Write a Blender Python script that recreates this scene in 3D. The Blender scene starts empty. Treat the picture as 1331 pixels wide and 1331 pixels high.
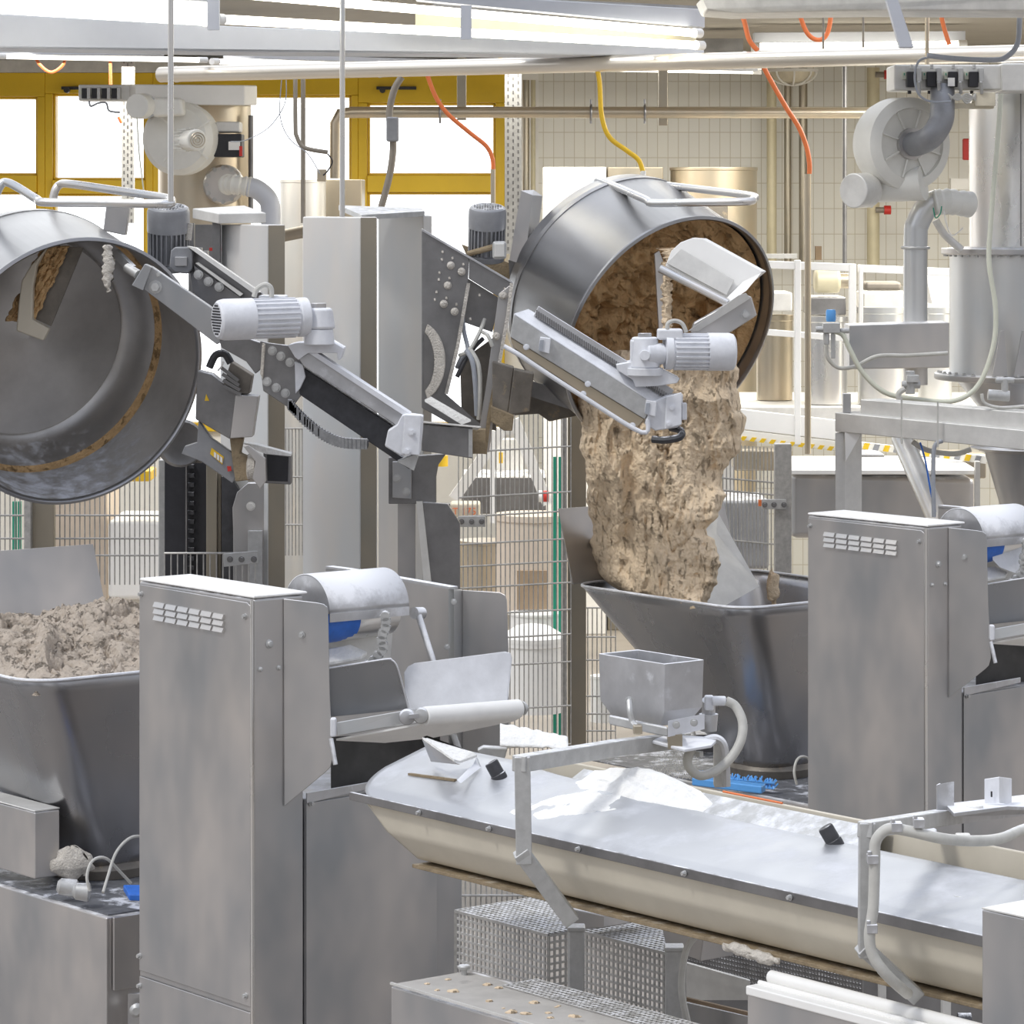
import bpy, math, random
from mathutils import Vector as Vec, noise as NZ, Matrix
from math import sin, cos, pi, radians, sqrt
random.seed(7)
sc = bpy.context.scene
COL = sc.collection
# ---------------------------------------------------------------- camera, world, light, exposure
EYE, F, CX, HY = 2.75, 4500.0, 665.5, 262.0
cd = bpy.data.cameras.new('camera'); cam = bpy.data.objects.new('camera', cd); COL.objects.link(cam)
cam.location = (0, 0, EYE); cam.rotation_euler = (radians(90), 0, 0)
cd.sensor_width = 36; cd.lens = F / 1331 * 36; cd.shift_y = -(665.5 - HY) / 1331; cd.clip_end = 200
sc.camera = cam
sc.view_settings.view_transform = 'Standard'; sc.view_settings.look = 'None'
sc.view_settings.gamma = 1; sc.view_settings.use_curve_mapping = False
sc.view_settings.exposure = 0.2

world = bpy.data.worlds.new('daylight'); sc.world = world; world.use_nodes = True
wt = world.node_tree; wt.nodes.clear()
def wn(t, **k):
    n = wt.nodes.new(t)
    for a, b in k.items(): setattr(n, a, b)
    return n
wo = wn('ShaderNodeOutputWorld'); wb = wn('ShaderNodeBackground'); tc = wn('ShaderNodeTexCoord'); sx = wn('ShaderNodeSeparateXYZ')
wt.links.new(tc.outputs['Generated'], sx.inputs[0])
rz = wn('ShaderNodeValToRGB'); mz = wn('ShaderNodeMath', operation='MULTIPLY_ADD'); mz.inputs[1].default_value = .5; mz.inputs[2].default_value = .5
wt.links.new(sx.outputs['Z'], mz.inputs[0]); wt.links.new(mz.outputs[0], rz.inputs[0])
e = rz.color_ramp.elements; e[0].position = 0.0; e[0].color = (.16, .15, .14, 1); e[1].position = 1; e[1].color = (.74, .80, .95, 1)
for p, c in ((.44, (.22, .21, .20, 1)), (.52, (.44, .435, .44, 1)), (.62, (.58, .59, .63, 1)), (.78, (.66, .70, .80, 1))):
    q = e.new(p); q.color = c
nz_ = wn('ShaderNodeTexNoise'); nz_.inputs['Scale'].default_value = 2.4; nz_.inputs['Detail'].default_value = 2
mpw = wn('ShaderNodeMapping'); mpw.inputs['Scale'].default_value = (1, 1, 2.2); wt.links.new(tc.outputs['Generated'], mpw.inputs[0]); wt.links.new(mpw.outputs[0], nz_.inputs['Vector'])
nr_ = wn('ShaderNodeMapRange'); nr_.inputs['From Min'].default_value = .36; nr_.inputs['From Max'].default_value = .64; nr_.inputs['To Min'].default_value = .42; nr_.inputs['To Max'].default_value = 1.62; wt.links.new(nz_.outputs[0], nr_.inputs[0])
vm_ = wn('ShaderNodeVectorMath', operation='SCALE'); wt.links.new(rz.outputs[0], vm_.inputs[0]); wt.links.new(nr_.outputs[0], vm_.inputs['Scale'])
my = wn('ShaderNodeMapRange'); my.inputs['From Min'].default_value = .55; my.inputs['From Max'].default_value = .9
wt.links.new(sx.outputs['Y'], my.inputs[0])
mx = wn('ShaderNodeMix', data_type='RGBA'); mx.inputs['B'].default_value = (2.2, 2.25, 2.3, 1)
wt.links.new(my.outputs[0], mx.inputs['Factor']); wt.links.new(vm_.outputs[0], mx.inputs['A'])
wt.links.new(mx.outputs['Result'], wb.inputs[0]); wb.inputs[1].default_value = 1.0
wt.links.new(wb.outputs[0], wo.inputs[0])

def light(name, kind, loc, rot, energy, color=(1, 1, 1), **k):
    l = bpy.data.lights.new(name, kind); l.energy = energy; l.color = color
    for a, b in k.items(): setattr(l, a, b)
    o = bpy.data.objects.new(name, l); COL.objects.link(o); o.location = loc; o.rotation_euler = rot
    return o
def aim(o, d): o.rotation_euler = Vec(d).to_track_quat('-Z', 'Y').to_euler()
sun = light('sun', 'SUN', (0, 0, 8), (0, 0, 0), 1.25, (1, .98, .94), angle=radians(9)); aim(sun, (.55, .42, -1))
for i, (x, y) in enumerate(((-2.5, 20.5), (1.0, 21), (3.6, 18.5))):
    light('added_background_fill', 'AREA', (x, y, 3.55), (0, 0, 0), 120, (1, .96, .86), shape='RECTANGLE', size=3.0, size_y=1.6)  # fill lights added under the ceiling to brighten the background

light('added_platform_fill', 'AREA', (3.2, 17.0, 3.7), (0, 0, 0), 95, (1, .98, .93), shape='RECTANGLE', size=2.6, size_y=1.5)  # extra fill light, added to whiten the railing and platform

# ---------------------------------------------------------------- geometry helpers
A_ = radians(51.4)
U = Vec((cos(A_), -sin(A_), 0)); V = Vec((sin(A_), cos(A_), 0)); Z = Vec((0, 0, 1)); X = Vec((1, 0, 0)); YY = Vec((0, 1, 0))
def W(px, py, Y): return Vec(((px - CX) * Y / F, Y, EYE - (py - HY) * Y / F))
def S(px, Y): return px * Y / F
def ext(P, d, px):
    t = px - CX
    return (t * P.y - F * P.x) / (F * d.x - t * d.y)
class Plane:
    def __init__(s, P, n): s.P = P; s.n = n
    def __call__(s, px, py):
        r = W(px, py, 1.0) - Vec((0, 0, EYE)); o = Vec((0, 0, EYE))
        return o + r * ((s.P - o).dot(s.n) / r.dot(s.n))
def pU(px, Y): return Plane(W(px, 300, Y), V)
def pV(px, Y): return Plane(W(px, 300, Y), U)
def pZ(z): return Plane(Vec((0, 1, z)), Z)
def smooth(pts, k=6):
    pts = [Vec(p) for p in pts]; out = []
    n = len(pts)
    for i in range(n - 1):
        a, b, c, d = pts[max(i - 1, 0)], pts[i], pts[i + 1], pts[min(i + 2, n - 1)]
        for j in range(k):
            t = j / k
            out.append(.5 * ((2 * b) + (c - a) * t + (2 * a - 5 * b + 4 * c - d) * t * t + (3 * b - a - 3 * c + d) * t ** 3))
    out.append(pts[-1]); return out
def frame(d):
    d = d.normalized(); up = Z if abs(d.z) < .95 else X
    a = d.cross(up).normalized(); return a, a.cross(d).normalized()

class B:
    def __init__(s): s.v = []; s.f = []
    def add(s, vs, fs):
        o = len(s.v); s.v += [Vec(p) for p in vs]; s.f += [[i + o for i in f] for f in fs]; return s
    def box(s, o, a, b, c):
        vs = [o, o + a, o + a + b, o + b]; vs += [p + c for p in vs]
        return s.add(vs, [(0, 1, 2, 3), (4, 7, 6, 5), (0, 4, 5, 1), (1, 5, 6, 2), (2, 6, 7, 3), (3, 7, 4, 0)])
    def cbox(s, c, sx, sy, sz): return s.box(Vec(c) - Vec((sx, sy, sz)) / 2, X * sx, YY * sy, Z * sz)
    def uv(s, px, py, Y, lpx, rpx, pyb=None, zb=0, h=None):
        C = W(px, py, Y); a = -U * ext(C, -U, lpx); b = V * ext(C, V, rpx)
        d = Vec((0, 0, (zb - C.z) if pyb is None else -(pyb - py) * Y / F))
        if h is not None: d = Vec((0, 0, -h))
        s.box(C, a, b, d); return C, a, b, d
    def xb(s, x0, y0, x1, y1, Y, dep):
        P = W(x0, y1, Y); return s.box(P, X * S(x1 - x0, Y), YY * dep, Z * S(y1 - y0, Y))
    def prism(s, pts, vec):
        n = len(pts); pts = [Vec(p) for p in pts]
        return s.add(pts + [p + vec for p in pts], [list(range(n)), list(range(2 * n - 1, n - 1, -1))] + [(i, i + n, (i + 1) % n + n, (i + 1) % n) for i in range(n)])
    def plate(s, px, Y, th=.006): return s.prism([W(x, y, Y) for x, y in px], YY * th)
    def pl(s, px, P, th=.006):
        n = P.n if P.n.y > 0 or (abs(P.n.y) < 1e-6) else -P.n
        return s.prism([P(x, y) for x, y in px], n * th)
    def bar(s, p0, p1, w, h=None, side=None):
        h = h or w; p0 = Vec(p0); p1 = Vec(p1); d = p1 - p0; a, b = frame(d)
        if side is not None:
            b = Vec(side).cross(d).normalized(); a = d.cross(b).normalized()
        return s.box(p0 - a * w / 2 - b * h / 2, a * w, b * h, d)
    def tube(s, pts, r, n=10, caps=True, closed=False, rot=0.0, rr=None):
        pts = [Vec(p) for p in pts]; m = len(pts)
        if m < 2: return s
        d0 = (pts[1] - pts[0]); a, b = frame(d0); vs = []
        for i, p in enumerate(pts):
            if closed: d = pts[(i + 1) % m] - pts[i - 1]
            else: d = pts[min(i + 1, m - 1)] - pts[max(i - 1, 0)]
            d = d.normalized() if d.length > 1e-9 else d0.normalized()
            a = (a - d * a.dot(d)); a = a.normalized() if a.length > 1e-6 else frame(d)[0]
            b = a.cross(d)
            q = rr[i] if rr else r
            for k in range(n):
                t = 2 * pi * k / n + rot; vs.append(p + a * (q * cos(t)) + b * (q * sin(t)))
        fs = [(i * n + k, i * n + (k + 1) % n, (i + 1) * n + (k + 1) % n, (i + 1) * n + k) for i in range(m - 1) for k in range(n)]
        if closed: fs += [((m - 1) * n + k, (m - 1) * n + (k + 1) % n, (k + 1) % n, k) for k in range(n)]
        elif caps: fs += [list(range(n))[::-1], [(m - 1) * n + k for k in range(n)]]
        return s.add(vs, fs)
    def sq(s, pts, w): return s.tube(pts, w / sqrt(2), 4, rot=pi / 4)
    def cyl(s, p0, p1, r, r1=None, n=24): return s.tube([p0, p1], r, n, rr=[r, r if r1 is None else r1])
    def lathe(s, o, ax, prof, n=40, ang=2 * pi, cap=True):
        ax = Vec(ax).normalized(); a, b = frame(ax); m = len(prof); vs = []
        for r, h in prof:
            for k in range(n):
                t = 2 * pi * k / n; vs.append(o + ax * h + a * (r * cos(t)) + b * (r * sin(t)))
        fs = [(i * n + k, i * n + (k + 1) % n, (i + 1) * n + (k + 1) % n, (i + 1) * n + k) for i in range(m - 1) for k in range(n)]
        if cap: fs += [list(range(n))[::-1], [(m - 1) * n + k for k in range(n)]]
        return s.add(vs, fs)
    def ring(s, o, ax, R, r, n=48, m=8):
        a, b = frame(Vec(ax)); return s.tube([o + a * R * cos(2 * pi * k / n) + b * R * sin(2 * pi * k / n) for k in range(n)], r, m, closed=True)
    def bolt(s, p, n, r=.009, h=.008):
        n = Vec(n).normalized(); s.tube([p, p + n * h * .3], r * 1.5, 12); s.tube([p + n * h * .3, p + n * h * 1.3], r, 6); return s
    def grid(s, fn, nu, nv, closed=False):
        vs = [fn(i / nu, j / nv) for i in range(nu + 1) for j in range(nv + 1)]
        return s.add(vs, [(i * (nv + 1) + j, i * (nv + 1) + j + 1, (i + 1) * (nv + 1) + j + 1, (i + 1) * (nv + 1) + j) for i in range(nu) for j in range(nv)])
    def build(s, name, m, parent=None, bev=0, ang=35, solid=0):
        org = Vec((0, 0, 0)); p = parent
        while p is not None: org = org + Vec(p.location); p = p.parent
        me = bpy.data.meshes.new(name); loc = Vec((0, 0, 0))
        if parent is None:
            xs = [v.x for v in s.v]; ys = [v.y for v in s.v]; zs = [v.z for v in s.v]
            loc = Vec(((min(xs) + max(xs)) / 2, (min(ys) + max(ys)) / 2, min(zs))); org = loc
        me.from_pydata([tuple(v - org) for v in s.v], [], s.f); me.update()
        import bmesh
        bm = bmesh.new(); bm.from_mesh(me)
        bmesh.ops.recalc_face_normals(bm, faces=bm.faces); bm.to_mesh(me); bm.free()
        me.polygons.foreach_set('use_smooth', [True] * len(me.polygons))
        try: me.set_sharp_from_angle(angle=radians(ang))
        except Exception: pass
        me.materials.append(m)
        o = bpy.data.objects.new(name, me); COL.objects.link(o); o.parent = parent; o.location = loc
        if solid:
            q = o.modifiers.new('thickness', 'SOLIDIFY'); q.thickness = solid; q.offset = 0
        if bev:
            q = o.modifiers.new('bevel', 'BEVEL'); q.width = bev; q.segments = 2; q.limit_method = 'ANGLE'; q.angle_limit = radians(40)
            q.harden_normals = True
        return o
def thing(name, label, cat, loc, group=None):
    o = bpy.data.objects.new(name, None); COL.objects.link(o); o.location = Vec(loc); o.empty_display_size = .1
    o['label'] = label; o['category'] = cat
    if group: o['group'] = group
    return o
def tag(o, label, cat, group=None, kind=None):
    o['label'] = label; o['category'] = cat
    if group: o['group'] = group
    if kind: o['kind'] = kind
    return o
def struct(o): o['kind'] = 'structure'; return o
def plab(o, l): o['label'] = l; return o
def copy_tree(o, parent=None):
    c = o.copy(); COL.objects.link(c); c.parent = parent
    for ch in [q for q in list(COL.objects) if q.parent == o]: copy_tree(ch, c)
    return c

# ---------------------------------------------------------------- materials
def mat(name, col, metal=0., rough=.5, var=.12, ns=5., bump=0., bs=60., dust=0., dn=8., dcol=(.86, .87, .9), streak=False, rvar=.12, emit=0, stain=None, vs=1., pit=0):
    m = bpy.data.materials.new(name); m.use_nodes = True; t = m.node_tree; N = t.nodes; L = t.links
    p = N['Principled BSDF']; c = N.new('ShaderNodeTexCoord')
    p.inputs['Metallic'].default_value = metal; p.inputs['Roughness'].default_value = rough
    base = (*col, 1); p.inputs['Base Color'].default_value = base
    if emit:
        p.inputs['Emission Color'].default_value = base; p.inputs['Emission Strength'].default_value = emit; return m
    mp = N.new('ShaderNodeMapping'); L.new(c.outputs['Object'], mp.inputs[0])
    if streak: mp.inputs['Scale'].default_value = (1, 1, .6)
    n1 = N.new('ShaderNodeTexNoise'); n1.inputs['Scale'].default_value = ns; n1.inputs['Detail'].default_value = 3 if streak else 6; n1.inputs['Roughness'].default_value = .62
    L.new(mp.outputs[0], n1.inputs['Vector'])
    r = N.new('ShaderNodeValToRGB'); r.color_ramp.elements[0].position = .3; r.color_ramp.elements[1].position = .72
    tt = .05 if streak else 0; r.color_ramp.elements[0].color = (*[x * (1 - var) * k for x, k in zip(col, (1 - tt, 1, 1 + tt))], 1); r.color_ramp.elements[1].color = (*[min(1, x * (1 + var) * k) for x, k in zip(col, (1 + tt, 1, 1 - tt))], 1)
    L.new(n1.outputs[0], r.inputs[0]); colout = r.outputs[0]
    mr = N.new('ShaderNodeMapRange'); mr.inputs['To Min'].default_value = max(.02, rough - rvar); mr.inputs['To Max'].default_value = min(1, rough + rvar)
    n2 = N.new('ShaderNodeTexNoise'); n2.inputs['Scale'].default_value = ns * 2.3; n2.inputs['Detail'].default_value = 4; L.new(mp.outputs[0], n2.inputs['Vector'])
    L.new(n2.outputs[0], mr.inputs[0]); rout = mr.outputs[0]; mout = None
    if stain:
        scol, sth, sscale = stain
        n4 = N.new('ShaderNodeTexNoise'); n4.inputs['Scale'].default_value = sscale; n4.inputs['Detail'].default_value = 8; n4.inputs['Roughness'].default_value = .7
        mp4 = N.new('ShaderNodeMapping'); mp4.inputs['Scale'].default_value = (1, 1, vs); L.new(c.outputs['Object'], mp4.inputs[0]); L.new(mp4.outputs[0], n4.inputs['Vector'])
        q = N.new('ShaderNodeMapRange'); q.inputs['From Min'].default_value = sth; q.inputs['From Max'].default_value = sth + .08; L.new(n4.outputs[0], q.inputs[0])
        mm = N.new('ShaderNodeMix'); mm.data_type = 'RGBA'; mm.inputs['B'].default_value = (*scol, 1)
        L.new(q.outputs[0], mm.inputs['Factor']); L.new(colout, mm.inputs['A']); colout = mm.outputs['Result']
        ms = N.new('ShaderNodeMapRange'); ms.inputs['To Min'].default_value = metal; ms.inputs['To Max'].default_value = 0; L.new(q.outputs[0], ms.inputs[0]); mout = ms.outputs[0]
    if dust:
        g = N.new('ShaderNodeNewGeometry'); s = N.new('ShaderNodeSeparateXYZ'); L.new(g.outputs['Normal'], s.inputs[0])
        n3 = N.new('ShaderNodeTexNoise'); n3.inputs['Scale'].default_value = dn; n3.inputs['Detail'].default_value = 8; n3.inputs['Roughness'].default_value = .65; L.new(c.outputs['Object'], n3.inputs['Vector'])
        a = N.new('ShaderNodeMath'); a.operation = 'MULTIPLY_ADD'; a.inputs[1].default_value = .55; a.inputs[2].default_value = dust - .75; L.new(s.outputs['Z'], a.inputs[0])
        b = N.new('ShaderNodeMath'); b.operation = 'ADD'; L.new(a.outputs[0], b.inputs[0]); L.new(n3.outputs[0], b.inputs[1])
        q = N.new('ShaderNodeMapRange'); q.inputs['From Min'].default_value = .28; q.inputs['From Max'].default_value = .52; L.new(b.outputs[0], q.inputs[0])
        mm = N.new('ShaderNodeMix'); mm.data_type = 'RGBA'; mm.inputs['B'].default_value = (*dcol, 1)
        L.new(q.outputs[0], mm.inputs['Factor']); L.new(colout, mm.inputs['A']); colout = mm.outputs['Result']
        m1 = N.new('ShaderNodeMapRange'); m1.inputs['To Min'].default_value = metal; m1.inputs['To Max'].default_value = 0; L.new(q.outputs[0], m1.inputs[0]); mout = m1.outputs[0]
        m2 = N.new('ShaderNodeMix'); m2.inputs['B'].default_value = .85; L.new(q.outputs[0], m2.inputs['Factor']); L.new(rout, m2.inputs['A']); rout = m2.outputs['Result']
    L.new(colout, p.inputs['Base Color']); L.new(rout, p.inputs['Roughness'])
    if mout: L.new(mout, p.inputs['Metallic'])
    if bump:
        n5 = N.new('ShaderNodeTexNoise'); n5.inputs['Scale'].default_value = bs; n5.inputs['Detail'].default_value = 5; L.new(c.outputs['Object'], n5.inputs['Vector'])
        bb = N.new('ShaderNodeBump'); bb.inputs['Strength'].default_value = bump; bb.inputs['Distance'].default_value = .01
        
        if pit:
            pr = N.new('ShaderNodeMapRange'); pr.inputs['From Min'].default_value = stain[1] - .06; pr.inputs['From Max'].default_value = stain[1] + .08; pr.inputs['To Min'].default_value = 0; pr.inputs['To Max'].default_value = -pit; L.new(n4.outputs[0], pr.inputs[0])
            ad_ = N.new('ShaderNodeMath'); ad_.operation = 'ADD'; L.new(n5.outputs[0], ad_.inputs[0]); L.new(pr.outputs[0], ad_.inputs[1]); L.new(ad_.outputs[0], bb.inputs['Height'])
        else: L.new(n5.outputs[0], bb.inputs['Height'])
        L.new(bb.outputs[0], p.inputs['Normal'])
    return m
M = dict(
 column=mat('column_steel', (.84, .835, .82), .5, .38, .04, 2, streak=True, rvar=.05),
 top_grim=mat('grimy_top', (.16, .165, .18), .3, .6, .3, 20, stain=((.66, .68, .74), .52, 9)),
 tray=mat('dusty_tray', (.50, .48, .45), .2, .8, .12, 14, stain=((.36, .34, .32), .6, 7)),
 steel=mat('steel', (.52, .512, .508), .82, .40, .24, 2.6, streak=True, dust=.11, dn=10),
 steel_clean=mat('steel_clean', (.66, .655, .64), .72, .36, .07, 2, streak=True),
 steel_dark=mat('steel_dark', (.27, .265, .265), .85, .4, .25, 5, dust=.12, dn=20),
 steel_grim=mat('steel_grimy', (.21, .19, .165), .6, .5, .3, 9, stain=((.30, .24, .16), .6, 14)),
 steel_bright=mat('steel_bright', (.74, .73, .71), .92, .28, .05, 3, streak=True, rvar=.04),
 steel_warm=mat('steel_warm', (.58, .50, .38), .85, .32, .08, 4, streak=True, rvar=.04),
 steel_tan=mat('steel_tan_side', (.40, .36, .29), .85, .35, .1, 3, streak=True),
 bowl=mat('bowl_steel', (.36, .36, .37), .92, .30, .08, 3, rvar=.04),
 bowl_in=mat('bowl_steel_inside', (.50, .49, .48), .85, .33, .14, 5, rvar=.06, dust=.155, dn=16, dcol=(.66, .68, .73)),
 floury=mat('floury_steel', (.55, .55, .56), .75, .45, .15, 8, dust=.46, dn=12),
 lid=mat('floury_lid', (.47, .48, .50), .6, .42, .06, 3, dust=-.02, dn=4, dcol=(.7,.71,.74)),
 rack=mat('rack_dusty', (.3, .3, .3), .5, .6, .3, 30, dust=.35, dn=60),
 hop=mat('hopper_steel', (.36, .36, .37), .92, .28, .12, 2, streak=True, dust=.0),
 motor=mat('motor_grey_paint', (.30, .305, .32), .35, .45, .12, 12, dust=.05, dn=20),
 motor_white=mat('motor_floured', (.74, .75, .78), .1, .6, .08, 20, dust=.3, dn=14),
 cream=mat('cream_plastic', (.60, .55, .45), 0, .45, .07, 6, stain=((.50, .40, .26), .69, 12)),
 white=mat('white_paint', (.88, .87, .84), 0, .45, .04, 5),
 beam=mat('galvanised_pale', (.70, .69, .66), .35, .5, .12, 10, stain=((.45, .44, .42), .7, 12)),
 galv=mat('galvanised', (.52, .52, .51), .55, .5, .12, 30, dust=.1, dn=20),
 fence=mat('fence_zinc', (.45, .44, .42), .5, .5, .2, 40, dust=.08, dn=30),
 rust=mat('grimy_edge', (.30, .235, .15), .2, .75, .25, 20, bump=.4, bs=120, dust=-.02, dn=25, dcol=(.55,.5,.42)),
 crust=mat('dried_dough_crust', (.62, .58, .52), 0, .9, .2, 40, bump=.8, bs=150),
 dough=mat('dough', (.80, .635, .44), 0, .6, .12, 10, bump=1, bs=70, stain=((.47, .31, .16), .625, 36), vs=.42, pit=1.1),
 dough_pale=mat('dough_pale', (.50, .425, .345), 0, .62, .12, 14, bump=1, bs=70, stain=((.28, .19, .12), .615, 28), pit=1.3),
 dough_in=mat('dough_shade_brown', (.60, .39, .19), 0, .7, .2, 16, bump=1, bs=60, stain=((.32, .18, .07), .63, 26), vs=.55, pit=1.),  # darker copy of the dough, bowl shade put into the colour
 flour=mat('flour', (.88, .87, .84), 0, .95, .06, 30, bump=.5, bs=90),
 black=mat('black_rubber', (.025, .025, .03), 0, .5, .2, 20),
 blackdust=mat('dusty_black', (.05, .05, .055), .1, .5, .3, 25, dust=.1, dn=40),
 darkint=mat('inside_shade', (.07, .068, .066), .2, .6, .3, 8),
 yellow=mat('yellow_paint', (.80, .53, .02), 0, .45, .08, 2),
 orange=mat('orange_hose', (.78, .20, .06), 0, .45, .08, 10),
 yhose=mat('yellow_hose', (.85, .55, .03), 0, .4, .08, 10),
 greyhose=mat('grey_hose', (.55, .54, .5), 0, .5, .12, 20, dust=.05),
 cable=mat('grey_cable', (.36, .38, .42), 0, .5, .1, 20),
 greencream=mat('pale_hose', (.66, .67, .56), 0, .45, .06, 12),
 brownhose=mat('brown_conduit', (.27, .24, .2), .2, .5, .1, 12),
 blue=mat('blue_plastic', (.03, .16, .62), 0, .42, .15, 30, stain=((.6, .65, .75), .66, 40)),
 sky=mat('light_blue_cap', (.12, .38, .80), 0, .35, .06, 10),
 red=mat('red_plastic', (.62, .04, .03), 0, .4, .05, 10),
 green=mat('green_post', (.02, .30, .19), .1, .45, .08, 6),
 beigepipe=mat('beige_pipe', (.66, .60, .42), .1, .4, .08, 6),
 copper=mat('pale_pipe', (.84, .78, .68), .75, .3, .03, 3, rvar=.01),
 fanw=mat('fan_offwhite', (.76, .75, .70), .05, .5, .06, 6, dust=.05),
 belt=mat('white_belt', (.86, .85, .82), 0, .7, .05, 14),
 ceil=mat('ceiling_board', (.34, .31, .265), 0, .8, .08, 2),
 duct=mat('white_duct', (.56, .58, .63), .1, .5, .05, 3),
 beige=mat('beige_board', (.70, .60, .49), 0, .6, .08, 4),
 wood=mat('brown_board', (.36, .26, .17), 0, .6, .15, 6),
 ply=mat('pale_wood', (.66, .6, .47), 0, .6, .15, 12),
 floor=mat('floor', (.33, .30, .27), 0, .55, .12, 2.0),
 tube=mat('lamp_tube', (1, .96, .84), emit=4),
 hazw=mat('warning_white', (.85, .83, .76), 0, .6, .03),
 ) if True else {}
# ---------------------------------------------------------------- the hall
def node_mat(name):
    m = bpy.data.materials.new(name); m.use_nodes = True; t = m.node_tree
    return m, t.nodes, t.links, t.nodes['Principled BSDF']
m, N, L, p = node_mat('wall_tiles')
c = N.new('ShaderNodeTexCoord'); s1 = N.new('ShaderNodeSeparateXYZ'); cb = N.new('ShaderNodeCombineXYZ')
L.new(c.outputs['Object'], s1.inputs[0]); L.new(s1.outputs['X'], cb.inputs[0]); L.new(s1.outputs['Z'], cb.inputs[1])
bt = N.new('ShaderNodeTexBrick'); bt.offset = 0; bt.squash = 1
for k, v in (('Color1', (.86, .85, .79, 1)), ('Color2', (.83, .82, .77, 1)), ('Mortar', (.62, .58, .48, 1)), ('Scale', 1), ('Mortar Size', .0028), ('Mortar Smooth', .3), ('Brick Width', .0735), ('Row Height', .18)): bt.inputs[k].default_value = v
L.new(cb.outputs[0], bt.inputs[0]); L.new(bt.outputs[0], p.inputs['Base Color']); p.inputs['Roughness'].default_value = .25
bm_ = N.new('ShaderNodeBump'); bm_.inputs['Strength'].default_value = .3; bm_.invert = True; bm_.inputs['Distance'].default_value = .004; L.new(bt.outputs['Fac'], bm_.inputs['Height']); L.new(bm_.outputs[0], p.inputs['Normal'])
M['tile'] = m
m, N, L, p = node_mat('window_glass'); o_ = N['Material Output']; N.remove(p)
g1 = N.new('ShaderNodeBsdfTransparent'); g2 = N.new('ShaderNodeBsdfGlossy'); g2.inputs['Roughness'].default_value = .05; mxs = N.new('ShaderNodeMixShader'); mxs.inputs[0].default_value = .06
L.new(g1.outputs[0], mxs.inputs[1]); L.new(g2.outputs[0], mxs.inputs[2]); L.new(mxs.outputs[0], o_.inputs[0]); M['glass'] = m
m, N, L, p = node_mat('hazard_stripes')
c = N.new('ShaderNodeTexCoord'); wv = N.new('ShaderNodeTexWave'); wv.wave_type = 'BANDS'; wv.bands_direction = 'DIAGONAL'; wv.inputs['Scale'].default_value = 1.9
r = N.new('ShaderNodeValToRGB'); r.color_ramp.interpolation = 'CONSTANT'; r.color_ramp.elements[0].color = (.85, .50, .05, 1); r.color_ramp.elements[1].position = .55; r.color_ramp.elements[1].color = (.12, .12, .12, 1)
L.new(c.outputs['Object'], wv.inputs[0]); L.new(wv.outputs[0], r.inputs[0]); L.new(r.outputs[0], p.inputs['Base Color']); M['hazard'] = m

YW = 24.5
def wx(px): return (px - CX) * YW / F
def wz(py): return EYE - (py - HY) * YW / F
floor = struct(B().box(Vec((-9, 4, -.1)), X * 20, YY * 21.2, Z * .1).build('floor', M['floor']))
struct(B().box(Vec((-9, 17.6, 3.78)), X * 20, YY * 7.6, Z * .1).build('ceiling', M['ceil']))
struct(B().box(Vec((wx(700), YW, 0)), X * 5.8, YY * .2, Z * 3.78).build('wall_back', M['tile']))
b = B().box(Vec((-9, YW, wz(95))), X * (wx(656) + 9), YY * .2, Z * (3.78 - wz(95))); b.box(Vec((-9, YW, 0)), X * (wx(656) + 9), YY * .2, Z * wz(560)); b.box(Vec((wx(656), YW, 0)), X * S(44, YW), YY * .2, Z * 3.78)
struct(b.build('wall_back_window_side', M['white']))
struct(B().box(Vec((wx(1331) + 2.2, 17, 0)), X * .2, YY * 8, Z * 3.78).build('wall_right', M['tile']))
struct(B().box(Vec((-9, YW - .14, wz(95))), X * (wx(700) + 9), YY * .14, Z * S(16, YW)).build('trim_1', M['beam']))
def window(n, x0, x1, y0, y1, fr=10, trans=None, low=560):
    w = bpy.data.objects.new('window_%d' % n, None); COL.objects.link(w); w.location = Vec((wx((x0 + x1) / 2), YW, wz(low))); struct(w)
    b = B(); g = B()
    def rect(a, c_, d, e_, dep=.07, off=0): b.box(Vec((wx(a), YW - dep - off, wz(e_))), X * S(c_ - a, YW), YY * (dep + .1), Z * S(e_ - d, YW))
    rect(x0, x1, 95, y0); rect(x0, x0 + fr, y0, low); rect(x1 - fr, x1, y0, low)
    if trans: rect(x0 + fr, x1 - fr, trans[0], trans[1], .1)
    rect(x0 + fr, x1 - fr, low - 8, low)
    q0, q1 = x0 + fr, x1 - fr
    for a0, a1 in (((y0, trans[0]), (trans[1], low - 8)) if trans else ((y0, low - 8),)):
        for r_ in ((q0, q1, a0, a0 + 3), (q0, q1, a1 - 3, a1), (q0, q0 + 3, a0, a1), (q1 - 3, q1, a0, a1)): rect(*r_, .03)
        g.box(Vec((wx(q0), YW + .03, wz(a1))), X * S(q1 - q0, YW), YY * .008, Z * S(a1 - a0, YW))
    b.build('window_frame', M['yellow'], w, bev=.006); g.build('pane', M['glass'], w)
    h = B().box(Vec((wx(q0 + 12), YW - .1, wz(117))), X * .28, YY * .03, Z * .022); h.cyl(Vec((wx(q0 + 20), YW - .1, wz(118))), Vec((wx(q0 + 20), YW - .16, wz(118))), .02)
    h.build('stay', M['blackdust'], w)
window(1, -190, -62, 128, 0, trans=(228, 250)) if False else None
window(1, -110, 60, 126, 640, trans=(228, 250))
window(2, 60, 200, 122, 640, trans=(234, 252))
window(3, 200, 466, 124, 640, fr=9)
window(4, 466, 656, 134, 640, fr=12, trans=(228, 250))

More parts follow.
